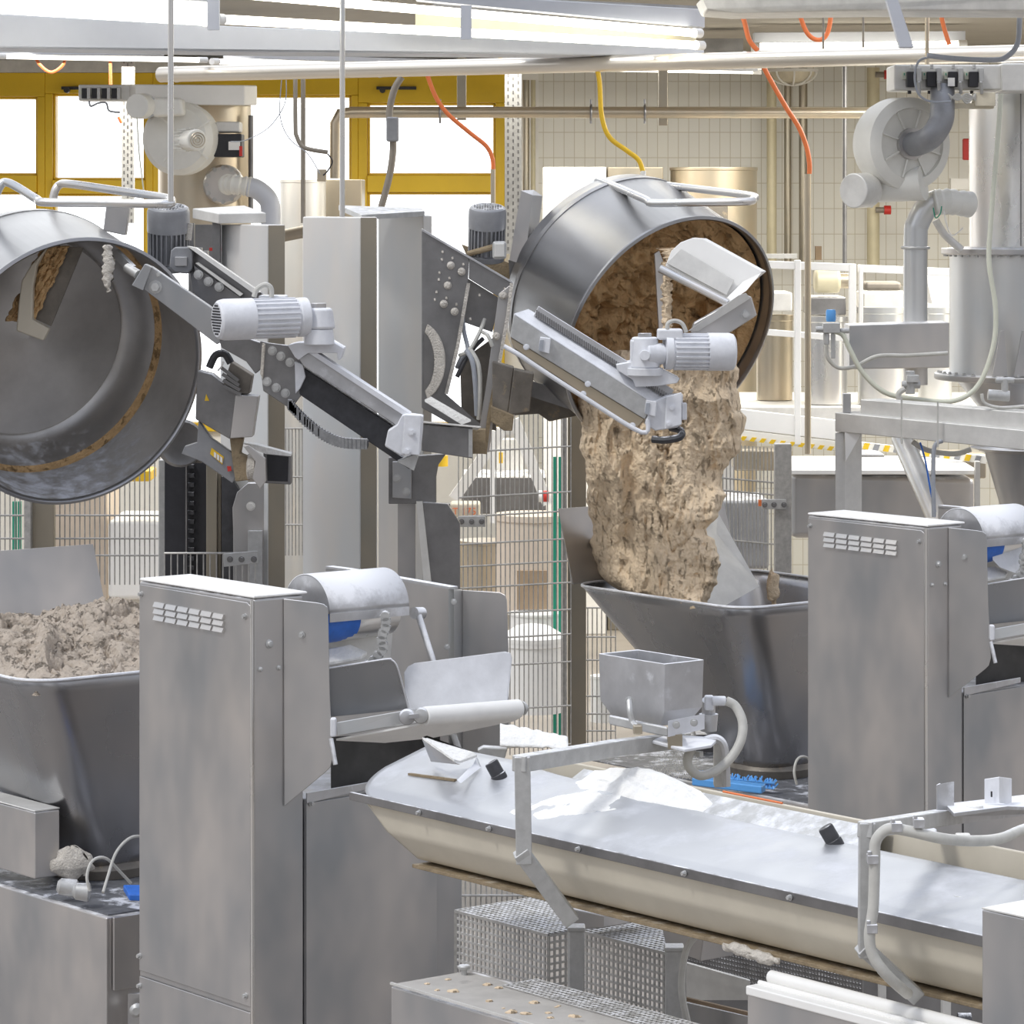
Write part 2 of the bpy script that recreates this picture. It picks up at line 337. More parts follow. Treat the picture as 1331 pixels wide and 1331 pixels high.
# ---------------------------------------------------------------- ceiling ducts and lamps
d = B().tube([W(-60, 34, 9.2), W(300, 48, 10.6), W(700, 60, 13)], .06, 20, rr=[.055, .046, .03])
tag(B().prism([W(-40, 16, 12.9), W(300, 34, 14.0), W(915, 58, 16.4), W(915, 73, 16.4), W(300, 68, 14.0), W(-40, 62, 12.9)], YY * .35).build('cable_trunking', M['duct'], bev=.006),
    'long pale blue-grey boxed trunking under the glowing tubes, upper left', 'trunking')
def luminaire(label, pts_house, tubes, rad=.013, clips=None, group=None, end=None):
    x0, y0, Y0 = tubes[0][0]; x1, y1, Y1 = tubes[0][1]
    t = thing('fluorescent_lamp', label, 'lamp', (W(x0, y0, Y0) + W(x1, y1, Y1)) / 2, group)
    B().prism([W(*q) for q in pts_house], YY * .12).build('lamp_housing', M['duct'], t, bev=.004)
    for (a, c_) in tubes:
        B().cyl(W(*a), W(*c_), rad, n=12).build('tube', M['tube'], t)
    for (a, c_) in tubes:
        for q, q2 in ((a, c_), (c_, a)):
            P = W(*q); D = (W(*q2) - P).normalized(); B().cyl(P - D * .03, P + D * .02, rad * 1.2, n=14).build('lamp_socket', M['white'], t)
    if clips:
        k = B()
        for q in clips:
            P = W(*q); k.box(P + Vec((-.022, -.07, -.07)), X * .045, YY * .03, Z * .14)
        k.build('clip', M['duct'], t)
    return t
luminaire('twin fluorescent lamp with two glowing tubes, slanting across the upper middle of the photo',
    [(540, -10, 14.3), (916, 12, 15.9), (916, 36, 15.9), (540, 0, 14.3)],
    [((285, -10, 13.5), (905, 43, 15.8)), ((285, 25, 13.5), (908, 59, 15.8))], .0185, [(606, 30, 14.3)])
B().prism([W(540, 6, 14.6), W(905, 46, 16.0), W(905, 58, 16.0), W(540, 36, 14.6)], YY * .02).build('reflector', M['beigepipe'], [o for o in COL.objects if o.get('label', '').startswith('twin fluor')][0])
luminaire('fluorescent lamp with one glowing tube crossing the top left corner',
    [(-60, -20, 12.3), (270, -8, 13.2), (270, 2, 13.2), (-60, -6, 12.3)],
    [((-60, 4, 12.2), (272, 24, 13.1))], .028, [(279, 16, 13.1)])
B().prism([W(-60, -22, 12.3), W(268, -12, 13.25), W(268, 26, 13.25), W(-60, 8, 12.3)], YY * .06).build('added_glow_panel', M['tube'], [o for o in COL.objects if o.get('label', '').startswith('fluorescent lamp with one')][0], bev=.01)  # added glowing panel, stands in for the white glow around the tube

luminaire('thin fluorescent lamp glowing below the pale trunking, left of the photo',
    [(0, 66, 16), (210, 67, 16), (210, 72, 16), (0, 71, 16)], [((2, 73, 15.9), (262, 78, 16.6))], .012)
luminaire('thin fluorescent lamp glowing behind the big pipe, middle of the photo',
    [(290, 70, 17), (985, 86, 20), (985, 92, 20), (290, 76, 17)], [((280, 80, 16.9), (515, 82, 18.2)), ((800, 90, 20.2), (983, 93, 20.2))], .014)
luminaire('fluorescent lamp under a wide housing, right of the middle near the top',
    [(980, 42, 20), (1255, 40, 20), (1255, 53, 20), (980, 55, 20)], [((983, 61, 19.9), (1250, 58, 19.9))], .022)
tag(B().prism([W(912, -4, 15), W(1400, -8, 13.5), W(1400, 15, 13.5), W(1150, 14, 14.2), W(960, 17, 15), W(920, 14, 15)], YY * .5).build('ventilation_duct', M['beam'], bev=.01),
    'wide pale ventilation duct along the top right edge', 'duct')
tag(B().prism([W(560, -8, 15.0), W(916, 8, 16.4), W(916, 28, 16.4), W(560, 0, 15.0)], YY * .6).build('roof_beam', M['motor']), 'dark grey roof beam above the slanting twin lamp', 'beam')
tag(B().xb(916, 50, 966, 68, 20.5, .3).build('roof_beam', M['steel_dark']), 'short dark crossbeam right of the slanting twin lamp', 'beam')
tag(B().prism([W(1150, -8, 14), W(1165, -8, 14), W(1188, 62, 14), W(1170, 62, 14)], YY * .06).build('ceiling_strut', M['duct'], bev=.004), 'pale slanted flat strut hanging from the roof, top right', 'strut')

# pipes
def pipe(label, pts, r, m, name='pipe', cat='pipe', seams=(), n=16, group=None, sm=1, Y=None):
    P = smooth([W(*q) for q in pts], sm) if sm > 1 else [W(*q) for q in pts]
    if not seams: return tag(B().tube(P, r, n).build(name, m), label, cat, group)
    t = thing(name, label, cat, (P[0] + P[-1]) / 2, group)
    B().tube(P, r, n).build('tube', m, t)
    for a, c_ in seams:
        d = (P[-1] - P[0]); q = P[0] + d * a
        B().tube([q - d.normalized() * c_, q + d.normalized() * c_], r * 1.06 if c_ < .02 else r * 1.5, n).build('collar', M['steel'], t)
    return t
pipe('big shiny steel pipe running across the whole upper part of the photo', [(209, 97, 16.8), (240, 96, 16.7), (700, 85, 16), (1345, 69, 15.2)], .038, M['copper'], seams=[(.02, .006), (.27, .006), (.52, .006), (.69, .006), (.87, .006)])
pipe('second steel pipe, thinner, below the big one, bending down at its left end', [(436, 232, 18.5), (436, 160, 18.5), (442, 148, 18.5), (456, 146, 18.5), (700, 146, 18.5), (1160, 147, 18.5)], .030, M['steel_warm'], seams=[])
for k, (x, y0, y1, Y, w) in enumerate(((600, 19, 156, 19, 12), (862, 19, 163, 19, 12))):
    tag(B().xb(x - w / 2, y0, x + w / 2, y1, Y, .05).build('pipe_hanger', M['steel_tan'], bev=.003), ('square pipe hanger in front of the yellow window, holding the thinner pipe', 'square pipe hanger in front of the tiled wall, holding the thinner pipe')[k], 'pipe hanger')
for k, x in enumerate((572, 768, 838)):
    q = B(); P = W(x, 146, 18.5); q.ring(P, X, .04, .007, 24, 6); q.cyl(P + Z * .04, P + Z * .07, .006, n=8); q.cyl(P - Z * .04, P - Z * .06, .006, n=8)
    tag(q.build('pipe_clamp', M['steel_dark']), ('pipe clamp on the thinner pipe beside the orange hose', 'pipe clamp on the thinner pipe just behind the yellow hose', 'pipe clamp on the thinner pipe left of the square hanger on the tiles')[k], 'clamp')
pipe('slim vertical steel rod ending at the handle of the left mixing bowl', [(222, -14, 11.4), (222, 262, 11.4)], .0095, M['steel_bright'], 'suspension_rod', 'rod', n=12)
pipe('slim vertical steel rod ending behind the tall lift column', [(445, -14, 13.2), (445, 282, 13.2)], .010, M['steel_bright'], 'suspension_rod', 'rod', n=12)
pipe('long steel tube with a pale cap below the right orange hose', [(1050, 226, 16.2), (1050, 590, 16.2)], .015, M['steel_warm'], 'standpipe', 'pipe')
pipe('brown corrugated conduit curving down behind the tall lift column', [(522, 100, 17), (512, 118, 17), (506, 150, 17), (511, 185, 17), (507, 225, 17), (494, 275, 17)], .017, M['brownhose'], 'conduit', 'conduit', sm=8)
tag(B().xb(502, 152, 518, 184, 16.96, .05).build('conduit_coupling', M['motor'], bev=.008), 'grey coupling box halfway down the brown conduit', 'coupling')
pipe('grey conduit dropping from the big pipe and bending right, left of the tall column', [(384, 70, 17.5), (384, 160, 17.5), (386, 178, 17.5), (396, 192, 17.5), (426, 198, 17.5)], .011, M['brownhose'], 'conduit', 'conduit', sm=6)
pipe('straight grey conduit standing behind the tall column', [(394, 70, 17.6), (394, 290, 17.6)], .012, M['brownhose'], 'conduit', 'conduit')
tag(B().xb(412, 220, 424, 236, 17.5, .04).build('plug', M['steel_warm'], bev=.004), 'small brown plug hanging at the end of the bent conduit', 'plug')
pipe('thin dark wire from the bent conduit to the small plug', [(426, 200, 17.5), (432, 210, 17.5), (426, 222, 17.5), (420, 228, 17.5)], .004, M['black'], 'wire', 'wire', sm=6, n=6)
pipe('thin blue-green wire looping from the pipe to the small plug', [(366, 104, 17.3), (364, 150, 17.3), (376, 180, 17.3), (400, 200, 17.3), (416, 226, 17.3)], .0028, M['cable'], 'wire', 'wire', sm=6, n=6)
pipe('thin blue wire curving from the pipe to the black control box', [(372, 104, 17.3), (370, 135, 17.3), (350, 165, 17.3), (320, 182, 17.3), (300, 184, 17.5)], .0028, M['cable'], 'wire', 'wire', sm=6, n=6)
pipe('orange hose hanging before the yellow window, curving right', [(555, 96, 16.6), (566, 125, 16.6), (582, 148, 16.6), (610, 172, 16.6), (632, 190, 16.6), (640, 206, 16.6), (641, 222, 16.6)], .0105, M['orange'], 'hose', 'hose', sm=8)
pipe('brownish steel tube below the orange hose at the yellow window', [(641, 220, 16.6), (641, 275, 16.6)], .012, M['steel_warm'], 'standpipe', 'pipe')
pipe('yellow hose hanging before the tiled wall above the right mixing bowl', [(765, 56, 15.9), (773, 80, 15.9), (779, 105, 15.9), (782, 150, 15.9), (792, 178, 15.9), (815, 196, 15.9), (830, 208, 15.9), (836, 224, 15.9)], .0115, M['yhose'], 'hose', 'hose', sm=8)
pipe('pale tube end below the yellow hose', [(836, 222, 15.9), (836, 246, 15.9)], .013, M['white'], 'standpipe', 'pipe')
pipe('short yellow hose ending at the big pipe, left of the long yellow hose', [(641, 55, 17.2), (646, 64, 17.2), (651, 76, 17.2)], .011, M['yhose'], 'hose', 'hose', sm=6)
pipe('orange hose hanging down the middle of the tiled wall into a long tube', [(992, 86, 16.2), (1002, 105, 16.2), (1022, 140, 16.2), (1038, 165, 16.2), (1048, 190, 16.2), (1052, 212, 16.2), (1052, 226, 16.2)], .0115, M['orange'], 'hose', 'hose', sm=8)
pipe('orange-brown hose at the roof above the big pipe, right of the twin lamp', [(962, 10, 15.8), (968, 30, 15.8), (974, 52, 15.8), (985, 66, 15.8)], .0115, M['orange'], 'hose', 'hose', sm=8)
pipe('orange hose hanging in a loop from the roof, top right', [(1036, -8, 17), (1040, 20, 17), (1050, 44, 17), (1064, 52, 17), (1075, 44, 17), (1080, 20, 17), (1080, -8, 17)], .0115, M['orange'], 'hose', 'hose', sm=8)
pipe('orange hose hanging straight from the duct, near the top right corner', [(1222, 10, 15), (1226, 32, 15), (1234, 58, 15)], .010, M['orange'], 'hose', 'hose', sm=8)
pipe('small orange hose loop under the ceiling at the left', [(44, 66, 20), (50, 82, 20), (66, 94, 20), (82, 84, 20), (86, 66, 20)], .009, M['orange'], 'hose', 'hose', sm=8)
pipe('thin straight orange hose beside the perforated post at the left', [(143, 68, 20), (144, 112, 20)], .009, M['orange'], 'hose', 'hose')
pipe('thin orange hose end below the valve block at the left', [(154, 152, 20), (158, 160, 20)], .009, M['orange'], 'hose', 'hose')
for x, y0, y1, lab in ((1070, -5, 64, 'thin hanger rod left of two above the big pipe'), (1122, -5, 62, 'thin hanger rod right of two above the big pipe')):
    pipe(lab, [(x, y0, 15.6), (x, y1, 15.6)], .005, M['brownhose'], 'hanger_rod', 'rod', n=8)
pipe('grey bar hanging beside the valve block, top right', [(1205, 0, 15.0), (1205, 84, 15.0)], .009, M['steel_warm'], 'hanger_rod', 'rod')
pipe('grey pipe bending from the roof to the valve block at the top right corner', [(1205, 72, 14.2), (1240, 76, 14.2), (1290, 78, 14.2), (1308, 74, 14.2), (1322, 58, 14.2), (1325, 30, 14.2), (1325, -10, 14.2)], .011, M['cable'], 'conduit', 'conduit', sm=8)
# perforated posts (slotted steel)
def slotted(label, x0, x1, y0, y1, Y):
    b = B(); w = S(x1 - x0, Y); b.xb(x0, y0, x1, y1, Y, .05)
    t = thing('slotted_post', label, 'post', W((x0 + x1) / 2, y1, Y)); b.build('post_body', M['galv'], t)
    h = B(); n = int((y1 - y0) / 9)
    for i in range(n):
        for k in range(3):
            xx = x0 + (x1 - x0) * (.2 + .3 * k); yy = y0 + 5 + i * 9 + (4 if k == 1 else 0)
            h.xb(xx - .9, yy, xx + .9, yy + 4.5, Y - .0015, .002)
    h.build('slots', M['steel_dark'], t)
slotted('slotted steel post behind the left filter vessel', 158, 174, 37, 290, 20.5)
slotted('slotted steel post between the yellow windows and the tiled wall', 656, 678, 37, 330, 20.5)
pipe('brown pipe in the corner beside the tiled wall, left of two', [(684, 104, 24), (684, 400, 24)], .022, M['steel_tan'], 'wall_pipe', 'pipe')
pipe('pale pipe in the corner beside the tiled wall, right of two', [(693, 104, 24.1), (693, 400, 24.1)], .016, M['beigepipe'], 'wall_pipe', 'pipe')
# pipes on the tiled wall
for x, r, m, lab in ((1003, .035, 'beigepipe', 'cream vertical pipe under the round wall lamp'), (1024, .026, 'steel_tan', 'olive vertical pipe right of the cream one under the wall lamp'), (1044, .03, 'steel_tan', 'grey vertical pipe behind the long tube with orange hose'), (1135, .045, 'beigepipe', 'thick cream vertical pipe with red valves')):
    pipe(lab, [(x, 88, 24.1), (x, 345, 24.1)], r, M[m], 'wall_pipe', 'pipe')
pipe('dark vertical bar between the long tube and the thick cream pipe', [(1098, 84, 19.5), (1098, 345, 19.5)], .013, M['steel_dark'], 'wall_bar', 'bar')
for y, lab in ((97, 'red valve handle, upper of two on the thick cream pipe'), (273, 'red valve handle, lower of two on the thick cream pipe')):
    t = thing('pipe_valve', lab, 'valve', W(1140, y, 24))
    B().cyl(W(1138, y, 23.95), W(1150, y, 23.95), .02, n=12).build('stem', M['brownhose'], t); B().cyl(W(1149, y, 23.95), W(1158, y, 23.95), .032, n=14).build('handle', M['red'], t, bev=.004)
t = thing('wall_lamp', 'round caged bulkhead lamp on the tiled wall under the big pipe', 'lamp', W(1030, 100, 23.8))
B().lathe(W(1030, 92, 23.9), -Z, [(.16, 0), (.15, .03), (.11, .07), (.04, .085)], 28).build('lamp_glass', M['ply'], t)
q = B(); q.lathe(W(1030, 90, 23.9), -Z, [(.18, 0), (.18, .02)], 28)
for k in range(4):
    aa = pi * k / 4; dv = Vec((cos(aa), sin(aa), 0)); P = W(1030, 92, 23.9); q.tube([P + dv * (.17 * cos(tt)) - Z * (.1 * sin(tt)) for tt in [pi * i / 10 for i in range(11)]], .007, 6)
q.build('lamp_cage', M['white'], t)
tag(B().xb(1252, 180, 1262, 208, 23.9, .06).build('wall_switch', M['red'], bev=.01), 'red device on the tiled wall beside the right filter vessel', 'switch')
tag(B().xb(1236, 232, 1262, 246, 23.6, .1).build('wall_shelf', M['white']), 'pale small box on the tiled wall beside the right vessel', 'box')
tag(B().xb(1060, 320, 1068, 338, 23.9, .06).build('wall_socket', M['wood']), 'small brown box low on the tiled wall behind the railing', 'box')

# tanks at the back wall
def boxtank(name, lab, x0, x1, y0, y1, Y, dep, m, cat='tank', rnd=0):
    b = B(); P = W(x0, y1, Y)
    if rnd:
        w = S(x1 - x0, Y); h = S(y1 - y0, Y); r = w / 2; b.lathe(P + X * r + YY * r, Z, [(r, 0), (r, h - .02), (r * 1.02, h - .02), (r * 1.02, h), (r * .9, h)], 40)
    else: b.xb(x0, y0, x1, y1, Y, dep)
    if y1 > 420: b.v = [Vec((p.x, p.y, 0.0 if p.z < P.z + .005 else p.z)) for p in b.v]
    return tag(b.build(name, M[m], bev=.006), lab, cat)
boxtank('storage_tank', 'white sunlit tank standing at the tiled wall behind the right bowl', 706, 788, 217, 430, 22, .8, 'white')
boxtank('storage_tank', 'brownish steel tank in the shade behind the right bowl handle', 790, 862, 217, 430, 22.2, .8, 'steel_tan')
boxtank('storage_tank', 'round steel tank right of the brownish tank at the tiled wall', 874, 988, 217, 440, 22, .8, 'steel_warm', rnd=1)
boxtank('control_box', 'dark streaked box standing before the round steel tank', 892, 946, 266, 310, 21.75, .26, 'steel_grim', 'box')
boxtank('round_tank', 'round steel tank behind the tall lift column', 362, 422, 233, 640, 21, .8, 'steel_clean', rnd=1)
boxtank('storage_tank', 'brown square tank between the round tank and the yellow window', 420, 470, 233, 640, 21.3, .5, 'steel_tan')
pipe('short pipe branch at the round tank behind the column', [(360, 308, 19.5), (400, 300, 19.5)], .035, M['brownhose'], 'pipe_branch', 'pipe')

# ---------------------------------------------------------------- filter vessels
def valve_block(t, x0, y0, x1, y1, Y, vx, seed=1):
    B().xb(x0, y0, x1, y1, Y, .18).build('valve_bar', M['beam'], t, bev=.006)
    for x in vx:
        w = (x1 - x0) * .055; v = B().xb(x - w, y0 + (y1 - y0) * .22, x + w * .6, y0 + (y1 - y0) * .85, Y - .03, .03).build('solenoid_valve', M['black'], t)
        B().xb(x - w * 1.7, y0 + (y1 - y0) * .25, x - w * 1.02, y0 + (y1 - y0) * .6, Y - .02, .02).build('valve_label', M['greencream'], v)
        B().xb(x + w * .7, y0 + (y1 - y0) * .15, x + w * 1.9, y0 + (y1 - y0) * .9, Y - .05, .05).build('valve_coil', M['galv'], v, bev=.004)
YL = 18.6
t = thing('dust_filter_vessel', 'cylindrical steel dust filter vessel with a fan, before the left windows', 'filter vessel', W(268, 300, YL + .4))
r_ = S(61, YL); P = W(266, 300, YL + r_)
B().lathe(P, Z, [(r_, 0), (r_, S(168, YL))], 48).build('vessel_body', M['steel_warm'], t)
B().prism([W(168, 136, YL - .1), W(176, 136, YL - .25), W(318, 137, YL - .25), W(334, 137, YL - .1), W(334, 137, YL + .5), W(168, 136, YL + .5)], Z * S(26, YL)).build('vessel_cap', M['white'], t, bev=.008)
valve_block(t, 102, 110, 172, 131, YL - .1, (110, 123, 136, 149))
tag(B().tube(smooth([W(116, 131, YL - .15), W(118, 138, YL - .15), W(128, 134, YL - .15), W(138, 134, YL - .15), W(142, 144, YL - .15), W(156, 146, YL - .15)], 6), .006, 6).build('wires', M['cable'], t), 'x', 'x')
del t.children[-1]['label'], t.children[-1]['category']
o_ = B().xb(278, 174, 314, 204, YL - .3, .2).build('control_unit', M['black'], t, bev=.006); B().xb(297, 184, 312, 195, YL - .312, .01).build('unit_label', M['white'], o_); B().xb(311, 190, 315, 203, YL - .314, .01).build('red_mark', M['red'], o_); B().xb(280, 158, 312, 172, YL - .28, .18).build('unit_cover', M['beam'], o_, bev=.01)
fl = B().lathe(W(290, 240, YL - .1), -YY, [(S(26, YL), -.1), (S(26, YL), 0), (S(23, YL), .02)], 32).build('inlet_flange', M['steel'], t)
q = B()
for k in range(12): q.bolt(W(290, 240, YL - .12) + Vec((cos(k * pi / 6), 0, sin(k * pi / 6))) * S(22, YL), -YY, .008)
q.build('bolts', M['galv'], fl)
def sleeve(pts, r, n=40, amp=.1):
    P = smooth([W(*q) for q in pts], 10); return B().tube(P, r, 20, rr=[r * (1 + amp * sin(i * 2.1) + amp * .6 * sin(i * 5.3)) for i in range(len(P))])
sleeve([(293, 240, YL - .25), (305, 240, YL - .3), (326, 243, YL - .3)], .05).build('flexible_sleeve', M['fanw'], t)
B().tube(smooth([W(322, 243, YL - .3), (W(334, 246, YL - .3)), W(350, 262, YL - .3), W(352, 290, YL - .3), W(352, 300, YL - .3)], 8), .052, 24).build('elbow_pipe', M['duct'], t)
pipe('dark narrow rail along the right side of the left filter vessel', [(326, 150, YL + .1), (326, 276, YL + .1)], .014, M['steel_dark'], 'side_rail', 'rail')
t = thing('blower_fan', 'round off-white blower fan with a small finned motor, mounted on the left filter vessel', 'fan', W(243, 230, YL - .4))
c0 = W(240, 180, YL - .35)
B().lathe(c0 + YY * .17, Vec((-.22, -1, 0)), [(.15, 0), (S(45, YL), .02), (S(47, YL), .07), (S(47, YL), .17), (S(40, YL), .2), (.06, .215)], 48).build('fan_housing', M['fanw'], t, ang=25)
B().prism([W(190, 126, YL - .5), W(236, 127, YL - .5), W(240, 150, YL - .5), W(196, 152, YL - .5)], YY * .22).build('outlet_duct', M['fanw'], t, bev=.02)
B().cyl(W(191, 139, YL - .5), W(191, 139, YL - .3) + Vec((.0, 0, 0)), S(14, YL), n=28).build('outlet_flange', M['galv'], t)
B().cyl(W(178, 138, YL - .55), W(190, 138, YL - .45), S(16, YL), n=28).build('outlet_cap', M['fanw'], t, bev=.006)
mo = B().cyl(W(238, 182, YL - .58), W(256, 182, YL - .78), S(12, YL), S(13.5, YL), n=28).build('motor', M['fanw'], t, bev=.008)
q = B()
for k in range(16):
    aa = 2 * pi * k / 16; q.bar(W(236, 182, YL - .56) + Vec((cos(aa), 0, sin(aa))) * S(14, YL), W(247, 182, YL - .68) + Vec((cos(aa), 0, sin(aa))) * S(14.5, YL), .006)
q.build('cooling_fins', M['fanw'], mo)
q = B(); 
for rr_ in (3, 6, 9): q.ring(W(257, 182, YL - .795), Vec((.3, -1, 0)), S(rr_, YL), .003, 24, 6)
q.build('motor_grille', M['steel_tan'], mo)
for aa in (.6, 2.4, -0.7, -2.3): B().bar(c0 + Vec((cos(aa) * .07, -.06, sin(aa) * .07)), c0 + Vec((cos(aa) * .17, -.055, sin(aa) * .17)), .008).build('housing_rib', M['fanw'], t)
pipe('thin pale cable hanging from the left fan outlet', [(178, 152, YL - .6), (181, 200, YL - .6), (187, 250, YL - .6)], .004, M['greencream'], 'cable', 'cable', sm=6, n=6)

# right vessel, Y about 15
YR = 15.0
t = thing('dust_filter_vessel', 'tall steel dust filter vessel with flanges, cut by the right edge of the photo', 'filter vessel', W(1340, 560, YR + .3))
cx_ = 1352; ax = W(cx_, 262, YR + .32); s_ = YR + .32
def Zp(y): return EYE - (y - HY) * YR / F
def rp(d_): return S(d_, s_)
base = Vec((ax.x, ax.y, 0))
B().lathe(base, Z, [(rp(92), Zp(322)), (rp(92), Zp(114))], 56).build('upper_shell', M['steel_bright'], t)
B().lathe(base, Z, [(rp(126), Zp(332)), (rp(128), Zp(331)), (rp(128), Zp(324)), (rp(93), Zp(322))], 56).build('middle_flange', M['steel'], t, bev=.003)
B().lathe(base, Z, [(rp(117), Zp(490)), (rp(117), Zp(332))], 56).build('lower_shell', M['steel_clean'], t)
B().lathe(base, Z, [(rp(136), Zp(498)), (rp(137), Zp(496)), (rp(137), Zp(490)), (rp(118), Zp(489))], 56).build('lower_flange', M['steel'], t, bev=.003)
B().lathe(base, Z, [(rp(60), Zp(560)), (rp(110), Zp(498))], 48).build('cone', M['steel'], t)
q = B()
for k in range(26):
    aa = pi + pi * k / 26; dv = Vec((cos(aa), sin(aa), 0)); q.bolt(base + dv * rp(132) + Z * Zp(489), Z, .007); q.bolt(base + dv * rp(124) + Z * Zp(331.5), -Z, .007)
q.build('flange_bolts', M['galv'], t)
q = B()
for x in (1302, 1330): q.prism([W(x - 12, 489, YR - .1), W(x - 1, 430, YR - .1), W(x + 3, 430, YR - .1), W(x + 8, 489, YR - .1)], YY * .02)
q.build('gusset', M['steel'], t)
B().tube([base + Vec((-sin(.42) * rp(92.5), -cos(.42) * rp(92.5), Zp(y))) for y in (120, 320)], .003, 6).build('weld_seam', M['steel_dark'], t)
B().xb(1255, 371, 1258, 411, YR - .01 + .02, .01) 
vb = thing('valve_block', 'long steel valve block with four black solenoid valves, top right', 'valve block', W(1250, 120, YR - .1))
B().xb(1162, 84, 1302, 117, YR - .25, .3).build('valve_bar', M['beam'], vb, bev=.008); B().xb(1302, 82, 1345, 119, YR - .28, .3).build('end_cover', M['beam'], vb, bev=.008)
for k, x in enumerate((1183, 1209, 1237, 1264)):
    v = B().xb(x - 4, 93, x + 8, 113, YR - .3, .05).build('solenoid_valve', M['black'], vb, bev=.003)
    B().xb(x - 10, 93, x - 5, 103, YR - .27, .02).build('valve_label', M['greencream'], v)
    B().xb(x - 8, 95, x - 7, 98, YR - .275, .006).build('green_mark', M['green'], v)
    q = B().xb(x + 9, 88, x + 15, 106, YR - .32, .07); q.cyl(W(x + 2, 90, YR - .3), W(x + 2, 84, YR - .3), .008, n=8); q.cyl(W(x + 11, 106, YR - .32), W(x + 12, 122, YR - .3), .008, n=8); q.build('valve_coil', M['galv'], v, bev=.003)
    if k == 2: B().xb(x - 5, 101, x + 4, 112, YR - .31, .005).build('paper_tag', M['white'], v)
    B().cyl(W(x - 1, 116, YR - .15), W(x - 1, 122, YR - .15), .008, n=8).build('drain_nipple', M['blackdust'], v)
pipe('thin grey cable looping over the four black valves', [(1208, 74, YR - .4), (1194, 80, YR - .4), (1189, 100, YR - .4), (1194, 122, YR - .4), (1210, 132, YR - .4), (1236, 132, YR - .4)], .005, M['cable'], 'cable', 'cable', sm=8, n=8)
t2 = thing('junction_box', 'cream junction box with a bundle of wires under the valve block', 'junction box', W(1266, 140, YR - .15))
B().xb(1267, 120, 1294, 138, YR - .3, .1).build('box_body', M['ply'], t2, bev=.003); B().xb(1232, 134, 1292, 141, YR - .28, .1).build('cable_tray', M['ply'], t2)
for k in range(5): B().tube(smooth([W(1232, 122 + k * 3, YR - .32), W(1245, 130 - k * 2, YR - .34), W(1256, 122 + k * 3, YR - .33), W(1268, 130 - k * 2, YR - .3)], 6), .0045, 6).build('wire', M['greyhose'], t2)
t = thing('blower_fan', 'large round off-white blower fan beside the right filter vessel', 'fan', W(1180, 250, YR))
c0 = W(1183, 187, YR - .15); ad = Vec((.42, -.9, 0)).normalized()
B().lathe(c0 - ad * .12, ad, [(.12, -.05), (.19, -.04), (.20, 0), (.20, .12), (.185, .13), (.155, .14), (.15, .125), (.05, .12)], 56).build('fan_housing', M['fanw'], t, ang=25)
B().tube([W(1119, 248, YR - .08), W(1160, 245, YR - .1), W(1200, 238, YR - .15)], .055, 24, rr=[.052, .058, .075]).build('outlet_duct', M['fanw'], t)
B().cyl(W(1131, 246, YR - .1), W(1134, 246, YR - .1), .08, n=32).build('outlet_flange', M['galv'], t)
q = B().cyl(W(1109, 248, YR - .2), W(1129, 247, YR - .12), .075, n=32).build('outlet_cap', M['beam'], t, bev=.006)
fa, fb = frame(ad)
for k in range(8): aa = 2 * pi * k / 8 + .3; dv = fa * cos(aa) + fb * sin(aa); B().bar(c0 + ad * .012 + dv * .07, c0 + ad * .012 + dv * .15, .007).build('housing_rib', M['fanw'], t)
B().lathe(c0 + ad * .0, ad, [(.068, 0), (.068, .02), (.05, .022)], 32).build('hub_flange', M['steel'], t)
pe = smooth([c0 + ad * .01, c0 + ad * .06, W(1210, 178, YR - .32), W(1223, 158, YR - .32), W(1225, 138, YR - .3), W(1225, 118, YR - .25)], 8)
tag(B().tube(pe, .058, 28, rr=[.052 + .0 * i for i in range(len(pe))]).build('intake_elbow', M['motor']), 'dark grey elbow pipe rising from the hub of the right fan', 'pipe')
q = thing('suction_pipe', 'bent steel suction pipe with a crumpled sleeve left of the right filter vessel', 'pipe', W(1190, 480, YR))
pp = smooth([W(1218, 262, YR - .05), W(1206, 268, YR - .05), W(1193, 290, YR - .05), W(1190, 320, YR - .05), W(1190, 500, YR - .05)], 8)
B().tube(pp, .052, 28).build('elbow_pipe', M['steel_clean'], q)
B().ring(W(1190, 322, YR - .05), Z, .057, .007, 32, 8).build('clamp_ring', M['galv'], q)
sleeve([(1214, 264, YR - .06), (1230, 262, YR - .06), (1262, 266, YR - .0)], .055, amp=.06).build('flexible_sleeve', M['fanw'], q)
pipe('short slanted pipe between the bent pipe and the right vessel', [(1216, 286, YR + .05), (1228, 305, YR + .05), (1250, 325, YR + .05)], .017, M['beam'], 'pipe_branch', 'pipe', sm=4)
pipe('thin green earthing wire on the bent suction pipe', [(1213, 270, YR - .15), (1216, 283, YR - .15), (1222, 278, YR - .15), (1224, 268, YR - .15)], .0028, M['green'], 'wire', 'wire', sm=6, n=6)
pipe('pale wire dangling behind the bent suction pipe', [(1226, 268, YR - .1), (1230, 290, YR - .1), (1238, 306, YR - .1), (1252, 296, YR - .12)], .003, M['white'], 'wire', 'wire', sm=6, n=6)
YH = YR - .55
pipe('long pale hose hanging down the front of the right filter vessel to the regulator', [(1301, 122, YH), (1297, 180, YH), (1287, 300, YH), (1286, 345, YH), (1294, 400, YH), (1291, 450, YH), (1272, 500, YH), (1240, 521, YH), (1190, 519, YH), (1150, 510, YH), (1122, 485, YH), (1105, 455, YH), (1096, 436, YH), (1085, 431, YH)], .0105, M['greencream'], 'hose', 'hose', sm=8)
pipe('thin pale hose curving along the grey arm to the regulator', [(1074, 448, YH + .1), (1076, 465, YH + .1), (1090, 478, YH + .1), (1112, 476, YH + .1), (1140, 463, YH + .1), (1180, 462, YH + .1), (1232, 459, YH + .1)], .0085, M['greyhose'], 'hose', 'hose', sm=8)
